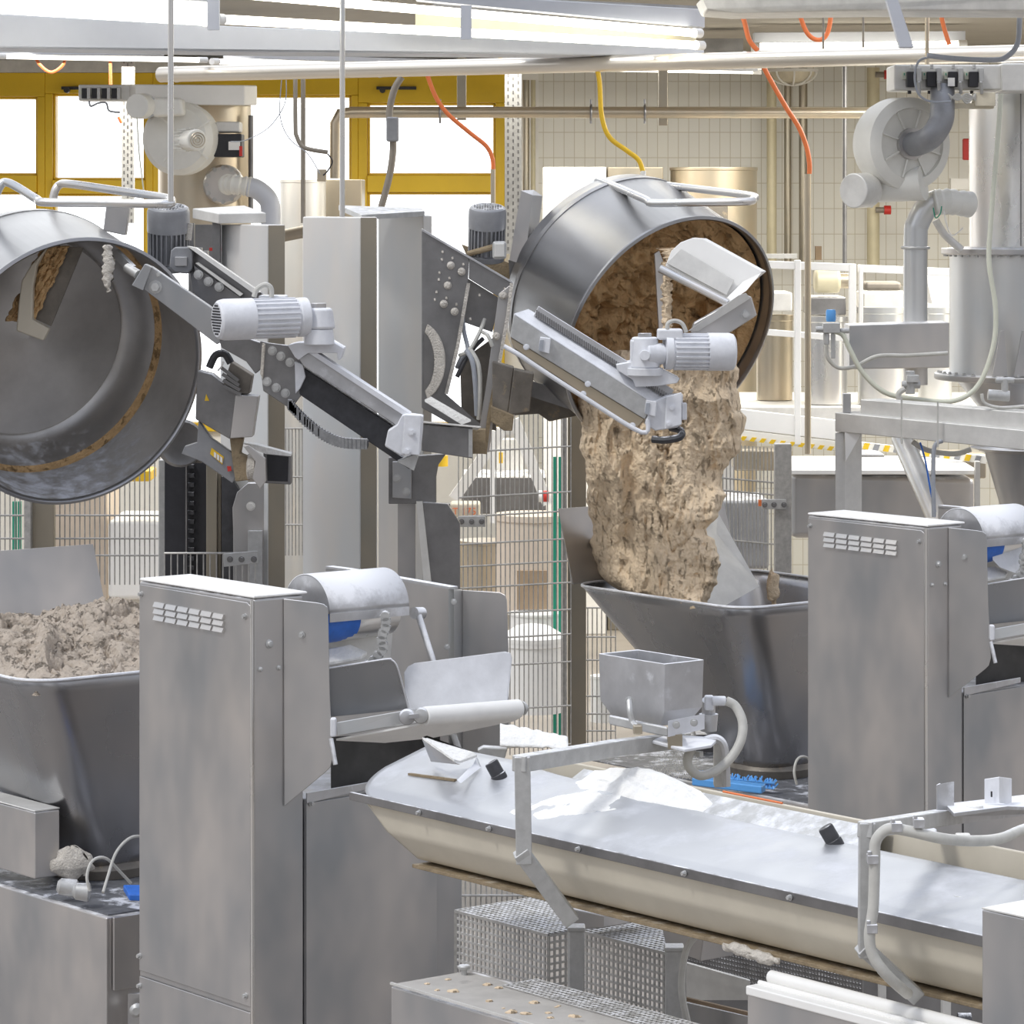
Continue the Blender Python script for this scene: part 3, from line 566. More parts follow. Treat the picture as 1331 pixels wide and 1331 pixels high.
t = thing('pressure_regulator', 'small pressure regulator with a bright blue cap on the grey arm', 'regulator', W(1081, 460, YH))
B().lathe(W(1080, 418, YH), Z, [(.018, 0), (.021, .01), (.021, .04), (.018, .05)], 20).build('blue_cap', M['sky'], t); 
q = B().xb(1070, 420, 1092, 433, YH - .02, .04); q.cyl(W(1060, 428, YH), W(1072, 428, YH), .012, n=12); q.cyl(W(1092, 430, YH), W(1104, 430, YH), .011, n=12); q.cyl(W(1074, 433, YH), W(1074, 448, YH), .013, n=12); q.xb(1080, 433, 1086, 466, YH - .005, .01); q.build('valve_body', M['galv'], t, bev=.003)
t = thing('dosing_chute', 'horizontal grey box arm joining the right vessel', 'arm', W(1170, 480, YR - .2))
B().prism([W(1104, 423, YR - .3), W(1234, 419, YR - .3), W(1234, 478, YR - .3), W(1104, 480, YR - .3)], YY * .25).build('arm_body', M['steel'], t, bev=.004)
B().ring(W(1129, 450, YR - .18), X, .135, .004, 8, 6).build('strap', M['greyhose'], t) if False else None
# frame
t = thing('vessel_stand', 'pale steel frame of two stacked beams with a leg, carrying the right vessel', 'frame', W(1110, 700, YR - .5))
YF = 14.2
def beamx(y0a, y1a, y0b, y1b, x0=1118, x1=1360, dep=.12):
    return B().prism([W(x0, y0a, YF), W(x1, y0b, YF - .35), W(x1, y1b, YF - .35), W(x0, y1a, YF)], V * dep)
beamx(519, 545, 538, 560).build('upper_beam', M['beam'], t, bev=.004)
B().prism([W(1085, 536, YF), W(1360, 562, YF - .4), W(1360, 588, YF - .4), W(1085, 561, YF)], V * .14).build('lower_beam', M['beam'], t, bev=.004)
B().prism([W(1085, 562, YF), W(1098, 562, YF), W(1098, 700, YF), W(1085, 700, YF)], V * .1).build('leg', M['beam'], t, bev=.004)
B().prism([W(1098, 562, YF - .02), W(1120, 563, YF - .02), W(1099, 600, YF - .02)], YY * .01).build('gusset', M['white'], t)
B().xb(1096, 512, 1106, 536, YF, .05).build('stub_post', M['steel'], t)
for x, lab in ((1172, 0), (1219, 1)):
    B().xb(x - 1.2, 516 + lab * 6, x + 1.2, 577 + lab * 4, YF - .13 - .1 * lab, .003).build('strap', M['greyhose'], t)
pipe('slanted steel pipe running down below the frame of the right vessel', [(1172, 570, 14.7), (1226, 690, 14.1)], .045, M['steel_clean'], 'chute_pipe', 'pipe', n=28)
pipe('thin blue air line beside the slanted pipe', [(1196, 575, 14.1), (1203, 600, 14.1), (1210, 640, 14.1), (1216, 665, 14.1)], .004, M['blue'], 'air_line', 'hose', sm=6, n=6)
pipe('grey hose dropping from the frame beside the slanted pipe', [(1225, 573, 14), (1215, 580, 14), (1213, 610, 14), (1214, 672, 14)], .009, M['cable'], 'hose', 'hose', sm=6)
pipe('thick grey hose below the frame, lying sideways', [(1186, 574, 14.15), (1205, 585, 14.15), (1240, 590, 14.15), (1262, 584, 14.15)], .011, M['greyhose'], 'hose', 'hose', sm=6)
tag(B().lathe(W(1340, 690, 14.9), Z, [(.10, 0), (.20, .34), (.26, .36)], 4 * 8).build('outlet_funnel', M['steel'], solid=0), 'brown-grey outlet funnel below the right vessel, cut by the photo edge', 'funnel')
t = thing('ball_valve', 'small ball valve below the grey arm left of the lower flange', 'valve', W(1183, 510, 14.4))
q = B().cyl(W(1183, 482, 14.4), W(1183, 512, 14.4), .02, n=14); q.cyl(W(1172, 500, 14.4), W(1196, 500, 14.4), .016, n=12); q.cbox(W(1186, 492, 14.38), .05, .05, .03); q.build('valve_body', M['galv'], t, bev=.003)
B().tube(smooth([W(1176, 505, 14.35), W(1168, 512, 14.35), W(1170, 524, 14.35)], 5), .012, 8).build('hose_tail', M['greyhose'], t)
t = thing('vibrator', 'small pneumatic fitting on top of the frame at the right edge', 'fitting', W(1300, 525, 14))
q = B().cyl(W(1284, 513, 14), W(1312, 515, 14), .022, n=16); q.cyl(W(1306, 492, 14), W(1306, 512, 14), .014, n=12); q.cyl(W(1294, 494, 14), W(1318, 494, 14), .011, n=12); q.build('fitting_body', M['galv'], t, bev=.002)
q = B().tube(smooth([W(1276, 512, 13.95), W(1280, 524, 13.95), W(1300, 530, 13.95), W(1331, 528, 13.95)], 6), .007, 8); q.build('fitting_hose', M['greyhose'], t)

# ---------------------------------------------------------------- platform and railing in the background, right
YP = 17.2
t = thing('platform_railing', 'sunlit white railing and toe board behind the right vessel', 'railing', W(1040, 600, YP))
def rail(x0, y0, x1, y1, h, Y=YP, m='white', dep=.05, name='rail'):
    if name == 'post': Y -= .006
    if name == 'rail': Y -= .003
    return B().prism([W(x0, y0, Y), W(x1, y1, Y), W(x1, y1 + h, Y), W(x0, y0 + h, Y)], YY * dep).build(name, M[m], t, bev=.003)
rail(970, 338, 1108, 343, 10); rail(1116, 344, 1236, 349, 10); rail(985, 427, 1100, 436, 8)
rail(1033, 338, 1041, 338, 240, name='post'); rail(1104, 343, 1113, 343, 78, name='post'); rail(1117, 346, 1122, 346, 74, name='post')
rail(930, 528, 1095, 547, 26, name='toe_board'); rail(1115, 556, 1180, 562, 8, name='toe_board')
rail(930, 555, 1095, 574, 13, m='hazw', name='edge_board')
b = B()
for k in range(13):
    x = 940 + k * 12.6; b.prism([W(x, 564 + k * 1.45, YP - .004), W(x + 6, 564.6 + k * 1.45, YP - .004), W(x + 2, 570 + k * 1.45, YP - .004), W(x - 4, 569 + k * 1.45, YP - .004)], YY * .004)
b.build('warning_stripes', M['yellow'], t)
t = thing('warning_strip', 'yellow and grey striped edge strip seen below the vessel frame', 'strip', W(1200, 600, 16.6))
B().prism([W(1120, 575, 16.6), W(1282, 593, 16.6), W(1282, 603, 16.6), W(1120, 583, 16.6)], YY * .05).build('board', M['hazw'], t)
b = B(); c_ = B()
for k in range(12):
    x = 1124 + k * 13.2; y = 575.5 + k * 1.5; (b if k % 2 == 0 else c_).prism([W(x, y, 16.596), W(x + 7, y + .6, 16.596), W(x + 4, y + 9, 16.596), W(x - 3, y + 8, 16.596)], YY * .004)
b.build('yellow_stripes', M['yellow'], t); c_.build('grey_stripes', M['motor'], t)
pl_ = tag(B().box(W(925, 530, 18.4), X * S(400, 18.4), YY * 1.5, -Z * .08).box(W(940, 536, 18.5), X * .06, YY * .06, -Z * 1.62).box(W(1300, 536, 18.5), X * .06, YY * .06, -Z * 1.62).build('walkway_deck', M['beam']), 'ribbed pale walkway deck behind the white railing', 'walkway')
def rt(lab, x0, x1, y0, y1, Y, m, name='steel_vat', cat='vat', lid=None):
    if name == 'steel_vat' and y1 > 500: y1 = HY + (EYE - 1.658) * F / Y
    w = S(x1 - x0, Y); r = w / 2; h = S(y1 - y0, Y); P = W(x0, y1, Y) + X * r + YY * r
    t = thing(name, lab, cat, P); B().lathe(P, Z, [(r, 0), (r, h * .93), (r * 1.04, h * .94), (r * 1.04, h), (r * .9, h)], 40).build('vat_shell', M[m], t)
    if lid: B().lathe(P + Z * h, Z, [(r * 1.05, 0), (r * 1.05, .02), (r * .5, .07), (.02, .08)], 40).build('lid', M[lid], t)
    return t
rt('brown steel vat behind the right bowl rim and the white railing', 985, 1032, 410, 524, 19, 'steel_warm')
rt('shiny steel vat right of the railing post, behind the blue-capped regulator', 1052, 1104, 412, 548, 18.6, 'steel_bright')
rt('steel vat standing on the walkway behind the bent suction pipe', 1118, 1180, 400, 560, 18.6, 'steel_clean')
rt('steel vat far right behind the suction pipe', 1196, 1240, 400, 560, 18.8, 'steel_clean')
tag(B().xb(990, 380, 1030, 405, 18.8, .4).build('machine_cover', M['beam'], bev=.01), 'pale machine cover above the brown vat behind the railing', 'machine')
tag(B().xb(1052, 386, 1100, 410, 18.8, .4).build('machine_housing', M['steel_dark'], bev=.01), 'dark machine housing behind the railing above the shiny vat', 'machine')
t = thing('drive_motor', 'olive drive motor behind the railing above the dark housing', 'motor', W(1075, 382, 18.8))
B().cyl(W(1058, 365, 18.9), W(1092, 365, 18.9), S(16, 18.8), n=28).build('motor_body', M['beigepipe'], t, bev=.02)
B().cyl(W(1092, 365, 18.9), W(1104, 365, 18.9), S(10, 18.8), n=24).build('shaft', M['steel_warm'], t)
tag(B().xb(1124, 366, 1172, 378, 18.6, .2).build('cross_pipe', M['brownhose'], bev=.02), 'brown cross member right of the railing posts', 'bar')
tag(B().xb(1122, 380, 1238, 402, 19.2, .4).build('machine_cover', M['beam'], bev=.01), 'pale machine cover right of the railing posts', 'machine')
tag(B().prism([W(1202, 352, 18), W(1238, 352, 18), W(1238, 395, 18), W(1212, 395, 18)], YY * .2).build('funnel', M['white']), 'small pale funnel beside the right vessel behind the rail', 'funnel')
tag(B().xb(970, 330, 1036, 336, 20, .05).build('cross_rail', M['galv']), 'thin grey cross rail above the white railing', 'rail')
tag(B().prism([W(1028, 615, 16.2), W(1268, 622, 16.2), W(1268, 700, 16.2), W(1028, 700, 16.2)], YY * .8).build('steel_bin', M['steel'], bev=.03), 'wide steel bin with a pale rim behind the right divider cabinet', 'bin')
tag(B().box(W(1026, 611, 16.1), X * S(246, 16.1), YY * .9, -Z * S(6, 16)).build('bin_rim', M['white'], bev=.004), 'pale rim board on the wide steel bin', 'board')
for x0, x1, lab in ((1116, 1150, 'dark'), (1190, 1282, 'brown')):
    tag(B().xb(x0, 590, x1, 622, 16.9, .3).build('steel_vat', M['steel_tan' if lab == 'brown' else 'steel_dark'], bev=.01), lab + ' vat body under the striped strip', 'vat')
tag(B().xb(1268, 600, 1274, 700, 16.0, .05).build('post', M['beam']), 'thin pale post left of the outlet funnel', 'post')
# ---------------------------------------------------------------- behind the fence
rt('round beige vat with a white rim behind the middle fence', 645, 742, 672, 800, 17.2, 'beige', 'dough_vat', 'vat')
rt('round white vat low behind the middle fence', 650, 735, 838, 930, 16.2, 'white', 'dough_vat', 'vat', 'white')
rt('white round vat cover behind the middle fence, below the beige vat', 662, 732, 800, 845, 16.8, 'white', 'dough_vat', 'vat')
rt('beige round vat behind the lower left of the middle fence', 596, 660, 705, 770, 18.6, 'steel_warm', 'dough_vat', 'vat')
rt('white vat right of the green post behind the fence', 768, 800, 880, 940, 16.8, 'white', 'dough_vat', 'vat')
tag(B().xb(672, 742, 712, 792, 17.0, .04).build('wooden_board', M['wood']), 'brown board on the front of the beige vat behind the fence', 'board')
t = thing('tripod', 'white A-shaped machine frame behind the middle fence', 'frame', W(648, 650, 19))
B().bar(W(652, 560, 19), W(590, 648, 19), .07, .06).build('leg', M['white'], t); B().bar(W(668, 545, 19), W(712, 655, 19), .07, .06).build('leg', M['white'], t); B().xb(640, 556, 676, 566, 19, .08).build('top_bar', M['white'], t)
tag(B().xb(637, 560, 643, 680, 18.5, .05).build('post', M['white']), 'white upright post in the middle behind the fence', 'post')
tag(B().xb(600, 620, 710, 668, 20.5, .6).build('crate', M['steel_dark'], bev=.01), 'dark machine body below the white A-frame', 'machine')
tag(B().xb(645, 572, 680, 620, 21, .2).build('cabinet', M['beam']), 'pale grey cabinet inside the white A-frame', 'cabinet')
t = thing('number_plate', 'grey machine plate with orange numerals behind the fence', 'sign', W(605, 668, 17.5))
B().xb(585, 655, 624, 672, 17.5, .2).build('plate', M['ply'], t, bev=.01)
fc = bpy.data.curves.new('numerals', 'FONT'); fc.body = 'T 175'; fc.size = S(13, 17.5); fc.extrude = .002
fo = bpy.data.objects.new('numerals_curve', fc); fo.rotation_euler = (radians(90), 0, 0)
me = bpy.data.meshes.new_from_object(fo); bpy.data.objects.remove(fo)
no = bpy.data.objects.new('numerals', me); COL.objects.link(no); no.parent = t; no.rotation_euler = (radians(90), 0, 0); no.location = W(588, 669, 17.49) - t.location; me.materials.append(mat('orange_print', (.85, .22, .08), 0, .5))
t = thing('red_valve', 'red and white valve knob behind the fence near the green post', 'valve', W(706, 646, 18)); B().cyl(W(700, 645, 18), W(706, 645, 18), .03, n=16).build('white_end', M['white'], t); B().cyl(W(706, 645, 18), W(713, 645, 18), .03, n=16).build('red_end', M['red'], t)
pipe('yellow cylinder under the tipping arm behind the fence', [(574, 592, 18.8), (574, 606, 18.8)], .035, M['yhose'], 'marker', 'marker')
pipe('small yellow marker inside the white A-frame', [(651, 588, 20.4), (651, 602, 20.4)], .012, M['yhose'], 'marker', 'marker')
for x, lab in ((722, 'front'),):
    tag(B().xb(719, 594, 723, 960, 16.6, .03).build('green_post', M['green']), 'left one of two slim green posts behind the middle fence', 'post')
    tag(B().xb(726, 594, 730, 960, 16.6, .03).build('green_post', M['green']), 'right one of two slim green posts behind the middle fence', 'post')
tag(B().xb(16, 652, 21, 730, 17, .03).build('green_post', M['green']), 'slim green post below the left mixing bowl, left of two', 'post')
tag(B().xb(23, 652, 27, 730, 17, .03).build('green_post', M['green']), 'slim green post below the left mixing bowl, right of two', 'post')
tag(B().xb(70, 620, 140, 780, 19.5, .6).build('cabinet', M['beige'], bev=.01), 'tall beige cabinet behind the fence below the left bowl', 'cabinet')
tag(B().xb(140, 676, 214, 780, 19, .6).build('white_machine', M['white'], bev=.03), 'white machine behind the fence below the left bowl', 'machine')
tag(B().xb(165, 612, 196, 626, 19, .3).build('yellow_box', M['yhose'], bev=.01), 'yellow box behind the fence below the left bowl', 'box')
tag(B().xb(940, 650, 1000, 740, 17.5, .5).build('grey_bin', M['motor'], bev=.02), 'grey plastic bin behind the right fence', 'bin')
tag(B().xb(955, 585, 1030, 612, 18, .3).build('drum_row', M['steel_tan'], bev=.01), 'brown metal drum top behind the right fence', 'drum')
tag(B().xb(-10, 1000, 40, 1030, 13.0, .3).build('steel_stand', M['galv'], bev=.003), 'pale steel stand at the far left edge behind the box', 'stand')
# ---------------------------------------------------------------- fences
def fence(label, x0, x1, y0, y1, Ya, Yb, pitch, rows, dy=0, wire=.0028, cap=True):
    t = thing('wire_mesh_fence', label, 'fence', W((x0 + x1) / 2, y1, (Ya + Yb) / 2)); b = B()
    n = int((x1 - x0) / pitch)
    def at(k): f = k / n; return x0 + (x1 - x0) * f, Ya + (Yb - Ya) * f, dy * f
    for k in range(n + 1):
        x, y, d = at(k); b.tube([W(x, y0 + d, y), W(x, y1 + d, y)], wire, 5)
    for r in rows:
        b.tube([W(x0, r, Ya - .005), W(x1, r + dy, Yb - .005)], wire * 1.5, 6)
    o = b.build('wire_mesh', M['fence'], t); return t
YFn = 15.2
fence('wire mesh fence between the lift column and the pouring dough', 596, 742, 534, 985, 15.2, 15.5, 5.9, (588, 647, 672, 708, 737, 765, 800, 832, 868, 925, 975), -8)
fence('wire mesh fence right of the green posts, behind the hopper', 752, 800, 790, 985, 15.6, 15.7, 5.6, (790, 828, 858, 905, 928, 950, 980))
fence('wire mesh fence below the left mixing bowl', 0, 214, 595, 760, 13.9, 14.1, 6.3, (662 + 8, 700, 722))
fence('short wire mesh fence over the black lift shaft', 214, 332, 718, 800, 13.4, 13.3, 8.4, (719, 760))
fence('narrow strip of wire mesh between the two lift columns', 371, 393, 556, 722, 15, 15, 4.2, (557, 620, 682))
fence('wire mesh fence right of the pouring dough', 925, 1012, 575, 745, 14.9, 15.0, 4.6, (620, 636, 700), 8)
fence('piece of wire mesh fence visible under the long trough', 598, 700, 1145, 1185, 11.6, 11.7, 6.5, (1164,), 0)
def post(lab, x0, x1, y0, y1, Y, m='fence', dep=.06): return tag(B().xb(x0, y0, x1, y1, Y, dep).build('fence_post', M[m], bev=.003), lab, 'post')
post('wide fence post right of the green posts, behind the hopper', 738, 762, 540, 985, 15.55, 'steel_tan', .08)
post('slim fence post beside the green posts', 731, 737, 540, 985, 15.5, 'fence', .05)
post('wide brownish fence post below the left mixing bowl', 41, 70, 650, 780, 13.9, 'steel_tan')
post('slim grey fence post left of the brownish one below the left bowl', 31, 40, 650, 780, 13.85, 'fence')
post('slim fence post left of the black lift shaft', 206, 216, 598, 780, 13.8, 'galv')
t = thing('fence_post', 'double fence post with a bolted plate right of the pouring dough', 'post', W(1018, 760, 14.8))
B().xb(1007, 577, 1029, 770, 14.8, .06).build('post_body', M['fence'], t, bev=.004); q = B().xb(990, 649, 1022, 662, 14.78, .01).build('clamp_plate', M['galv'], t, bev=.002)
b = B()
for x in (994, 1006, 1019): b.bolt(W(x, 656, 14.78), -YY, .008)
b.build('bolts', M['steel_dark'], q); B().xb(986, 650, 990, 658, 14.79, .02).build('orange_cap', M['orange'], t)
t = thing('clamp_plate', 'bolted clamp plate at the top left of the middle fence', 'plate', W(617, 686, 15.1)); B().xb(596, 671, 631, 685, 15.1, .01).build('plate_body', M['galv'], t, bev=.002)
b = B()
for x in (600, 613, 626): b.bolt(W(x, 678, 15.1), -YY, .008)
b.build('bolts', M['steel_dark'], t)
t = thing('clamp_plate', 'bolted clamp plate on the short fence over the black shaft', 'plate', W(310, 735, 13.2)); B().prism([W(290, 720, 13.2), W(335, 716, 13.2), W(335, 732, 13.2), W(291, 737, 13.2)], YY * .01).build('plate_body', M['galv'], t, bev=.002)
b = B()
for x in (299, 314, 330): b.bolt(W(x, 727, 13.2), -YY, .008)
b.build('bolts', M['steel_dark'], t)
# ---------------------------------------------------------------- lift columns
t = thing('lift_column', 'tall light steel lift column in the middle, its left part shiny', 'column', W(470, 900, 13.9))
C1 = W(468, 281, 13.7)
B().uv(468, 282, 13.7, 393, 488, zb=0).__class__
b = B(); b.uv(468, 282, 13.7, 393, 491, zb=.02); b.build('shiny_column', M['column'], t, bev=.006)
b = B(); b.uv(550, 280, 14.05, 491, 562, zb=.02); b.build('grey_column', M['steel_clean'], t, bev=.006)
q = B(); q.prism([W(440, 273, 14.2), W(548, 277, 14.2), W(552, 281, 14.0), W(470, 286, 13.8)], Z * .02); q.build('top_cover', M['galv'], t)
B().xb(469, 283, 489, 900, 13.69, .012).build('shaded_side_strip', M['steel_tan'], t)  # dark tan over the side face: its shade put into colour
h = B().xb(550, 312, 556, 354, 13.95, .03).build('hinge_plate', M['galv'], t, bev=.002); b = B()
for y in (318, 328, 349): b.bolt(W(553, y, 13.95), -YY, .007)
b.build('bolts', M['steel_dark'], h)
t = thing('lift_column', 'light grey steel lift column right of the left mixing bowl', 'column', W(320, 900, 13.6))
b = B(); b.uv(348, 292, 13.4, 286, 371, zb=.02); b.build('column_body', M['column'], t, bev=.006)
B().xb(349, 293, 370, 900, 13.39, .012).build('shaded_side_strip', M['steel_tan'], t)  # same for this column, shade of the side painted as tan
B().prism([W(250, 284, 13.7), W(318, 280, 13.8), W(346, 290, 13.6), W(284, 291, 13.5)], Z * .04).build('top_cover', M['beam'], t, bev=.004)
q = B(); q.xb(245, 290, 252, 420, 13.75, .05); q.xb(276, 288, 286, 420, 13.6, .05); q.xb(252, 292, 276, 420, 14.0, .02); q.build('open_frame', M['steel_dark'], t)
q = B(); q.xb(254, 322, 262, 345, 13.7, .05); q.xb(264, 326, 270, 338, 13.68, .05); q.build('connector', M['galv'], t); B().xb(272, 322, 276, 326, 13.65, .03).build('red_light', M['red'], t)
t = thing('lift_shaft', 'black open lift shaft with a chain below the left tipping arm', 'shaft', W(240, 900, 13.6))
B().xb(214, 596, 268, 900, 13.65, .12).build('black_panel', M['black'], t)
q = B(); q.xb(268, 596, 282, 900, 13.5, .08); q.xb(282, 600, 288, 900, 13.55, .05); q.build('guide_rail', M['steel_tan'], t, bev=.003)
q = B()
for k in range(22): q.xb(244, 604 + k * 12, 252, 609 + k * 12, 13.63, .02)
q.build('chain', M['blackdust'], t)
q = B().xb(241, 600, 243, 900, 13.62, .02).build('chain_edge', M['steel_dark'], t)
B().prism([W(288, 620, 13.5), W(300, 618, 13.5), W(312, 640, 13.5), W(306, 700, 13.5), (W(306, 900, 13.5)), W(288, 900, 13.5)], YY * .05).build('side_cover', M['blackdust'], t)
q = B().prism([W(303, 690, 13.42), W(302, 660, 13.42), W(308, 640, 13.42), W(322, 628, 13.42), W(346, 628, 13.42), W(346, 800, 13.42), W(303, 800, 13.42)], YY * .04); q.build('bent_plate', M['steel'], t, bev=.003)
B().bolt(W(326, 658, 13.41), -YY, .012).build('bolt', M['beam'], t)
q = B().xb(322, 690, 341, 800, 13.38, .03); q.build('lower_bracket', M['galv'], t, bev=.002)

# ---------------------------------------------------------------- mixing bowls
def bowl(label, C, n, R, dep, inner, shell='bowl'):
    t = thing('mixing_bowl', label, 'bowl', C)
    B().lathe(C, n, [(.05, -dep), (R * .86, -dep), (R * .95, -dep * .96), (R * .975, -dep * .86), (R * .985, -dep * .84), (R * .985, -.02), (R, -.012), (R * 1.012, -.004), (R * 1.012, .006), (R * .99, .012), (R * .975, .004), (R * .972, -dep * .55)], 96, cap=False).build('bowl_shell', M[shell], t, ang=50)
    B().lathe(C, n, inner, 96, cap=False).build('bowl_inside', M['bowl_in'], t, ang=50)
    q = B().ring(C - n * (dep * .80), n, R * .9845, .0022, 96, 6); q.build('seam', M['steel_dark'], t); return t
n1 = Vec((.486, -.84, -.238)).normalized(); Cb1 = W(96, 483, 12.4); R1 = .492
bowl1 = bowl('left steel mixing bowl, tipped over and empty, its mouth facing the viewer', Cb1, n1, R1, .56,
    [(R1 * .975, .0), (R1 * .97, -.30), (R1 * .955, -.335), (R1 * .93, -.345), (R1 * .90, -.40), (R1 * .84, -.455), (R1 * .78, -.475), (R1 * .76, -.462), (R1 * .4, -.47), (.0005, -.44)])
B().ring(Cb1, n1, R1 * .995, .0085, 96, 8).build('floury_rim', M['floury'], bowl1)
B().lathe(Cb1, n1, [(R1 * .968, -.305), (R1 * .955, -.328), (R1 * .935, -.338)], 96, cap=False).build('dough_ring', M['dough_in'], bowl1)
def tubepx(pts, r, n=14, k=5): return B().tube(smooth([W(*q) for q in pts], k), r, n)
hs1 = [(-14, 290, 12.6), (-10, 268, 12.6), (0, 242, 12.6), (8, 237, 12.6), (22, 243, 12.55), (48, 259, 12.45), (60, 263, 12.4), (140, 264, 12.35), (214, 265, 12.3), (222, 262, 12.35), (214, 257, 12.45), (140, 246, 12.7), (90, 239, 12.85), (78, 240, 12.9), (72, 247, 12.9), (69, 258, 12.9)]
tubepx(hs1, .0155).build('handle_bar', M['steel_bright'], bowl1)
B().prism([W(138, 266, 12.75), W(168, 268, 12.75), W(163, 306, 12.75), (W(134, 300, 12.75))], YY * .06).build('handle_bracket', M['steel'], bowl1, bev=.004)
n2 = Vec((.53, -.74, -.40)).normalized(); Cb2 = W(871, 431, 13.7); R2 = .497
bowl2 = bowl('right steel mixing bowl, tipped over and pouring brown dough', Cb2, n2, R2, .50,
    [(R2 * .975, 0), (R2 * .965, -.3), (R2 * .9, -.42), (R2 * .7, -.46), (.0005, -.46)])
B().ring(Cb2, n2, R2 * .995, .0085, 96, 8).build('floury_rim', M['floury'], bowl2)
hs2 = [(748, 292, 13.9), (752, 278, 13.9), (764, 250, 13.85), (775, 237, 13.85), (786, 237, 13.8), (838, 259, 13.55), (850, 264, 13.5), (915, 263, 13.4), (970, 262, 13.35), (979, 259, 13.4), (974, 254, 13.5), (900, 245, 13.8), (838, 238, 14.0), (828, 240, 14.0), (823, 248, 14.0), (822, 256, 14)]
tubepx(hs2, .0155).build('handle_bar', M['steel_bright'], bowl2)
B().prism([W(866, 250, 13.95), W(898, 256, 13.95), W(890, 292, 13.95), W(872, 286, 13.95)], YY * .06).build('handle_bracket', M['steel'], bowl2, bev=.004)

# ---------------------------------------------------------------- dough
def fbm(p, o=5): return NZ.fractal(p, .9, 2.1, o)
def lump(p):
    w = Vec((NZ.noise(p), NZ.noise(p + Vec((7, 3, 1))), NZ.noise(p + Vec((1, 9, 4))))) * .7
    return (1 - abs(NZ.noise(p + w))) ** 2
def crack(p, w=.07):
    a = abs(NZ.noise(p + Vec((NZ.noise(p * 2), NZ.noise(p * 2 + Vec((3, 1, 5))), 0)) * .35)); return max(0, 1 - a / w) ** 1.5
def interp(tab, y):
    for (a, *va), (b_, *vb) in zip(tab, tab[1:]):
        if y <= b_:
            f = 0 if y < a else (y - a) / (b_ - a); return [p + (q - p) * f for p, q in zip(va, vb)]
    return list(tab[-1][1:])
edges = [(455, 800, 955), (480, 770, 961), (505, 752, 960), (519, 750, 960), (547, 755, 968), (565, 756, 967), (583, 753, 962), (600, 761, 948), (619, 763, 938), (632, 763, 938), (644, 764, 944), (656, 765, 938), (670, 765, 933), (688, 767, 916), (703, 769, 928), (726, 773, 936), (745, 780, 934), (758, 792, 931), (768, 806, 926), (778, 840, 922), (790, 880, 915)]
NUr, NVr = 300, 330
def yf(px, y):
    rim = 13.92 - (px - 740) * .84 / 220 + .07
    f = max(0, min(1, (y - 600) / 130)); f = f * f * (3 - 2 * f); return 13.52 * (1 - f) + rim * f
def pour(u, v):
    y = 455 + 335 * u; L_, R_ = interp(edges, y)
    wob = NZ.noise(Vec((0, y * .03, 3))) * 6 + NZ.noise(Vec((5, y * .11, 3))) * 3
    th = 2 * pi * v; e = -cos(th); front = sin(th) > 0
    L_ += wob; R_ += NZ.noise(Vec((9, y * .045, 1))) * 6 + NZ.noise(Vec((9, y * .13, 1))) * 3
    px = (L_ + R_) / 2 + (R_ - L_) / 2 * e; base = yf(px, y); c_ = abs(sin(th)) ** .6
    if front:
        mk = max(0, NZ.noise(Vec((px / 40, y / 60, 8))) + .35)
        d = lump(Vec((px / 62, y / 130, 0))) * .085 + lump(Vec((px / 26, y / 60, 3))) * .028 + lump(Vec((px / 11, y / 26, 5))) * .011 + fbm(Vec((px / 7, y / 9, 2)), 3) * .0035
        d -= crack(Vec((px / 30, y / 75, 9)), .06) * .03 * mk + crack(Vec((px / 13, y / 32, 4)), .12) * .016 * mk + crack(Vec((px / 6, y / 17, 2)), .2) * .006
        if y > 540: d -= .04 * math.exp(-((px - 818 + 12 * NZ.noise(Vec((y / 25, 0, 0)))) / 8) ** 2) * min(1, (y - 540) / 60) * (1 if y < 745 else max(0, 1 - (y - 745) / 30))
        # folds running down
        return W(px, y + 4 * NZ.noise(Vec((px * .05, y * .04, 7))), base + .16 * (1 - c_) - d * c_ + .02)
    return W(px, y, base + .16 + .14 * c_)
t = thing('dough', 'large brown dough mass pouring out of the right bowl into the hopper', 'dough', W(850, 760, 13.8))
B().grid(pour, NUr, NVr).build('pouring_dough', M['dough'], t, ang=180)
a2, b2 = frame(n2)
def liner(u, v):
    th = 2 * pi * v; d = a2 * cos(th) + b2 * sin(th)
    # thick dough bed on the floor and walls of the bowl
    if u < .5: h = -.05 - .25 * (u / .5); r = R2 * .955 - .05 * (u / .5) ** 1.5
    else: h = -.30 - .04 * sin((u - .5) * pi); r = (R2 * .955 - .05) * (1 - (u - .5) / .5) + .001
    low = d.z < .25
    p = Cb2 + d * r + n2 * h
    g = lump(p * 5) * .05 + lump(p * 13) * .018 + lump(p * 30) * .007 - crack(p * 9, .12) * .02 - crack(p * 22, .14) * .008
    return p - d * g * min(1, u * 4) * (1 if u < .52 else max(0, 1 - (u - .52) * 8)) + n2 * g * 1.6 * min(1, u / .45)
B().grid(liner, 90, 200).build('dough_in_bowl', M['dough_in'], t, ang=180)

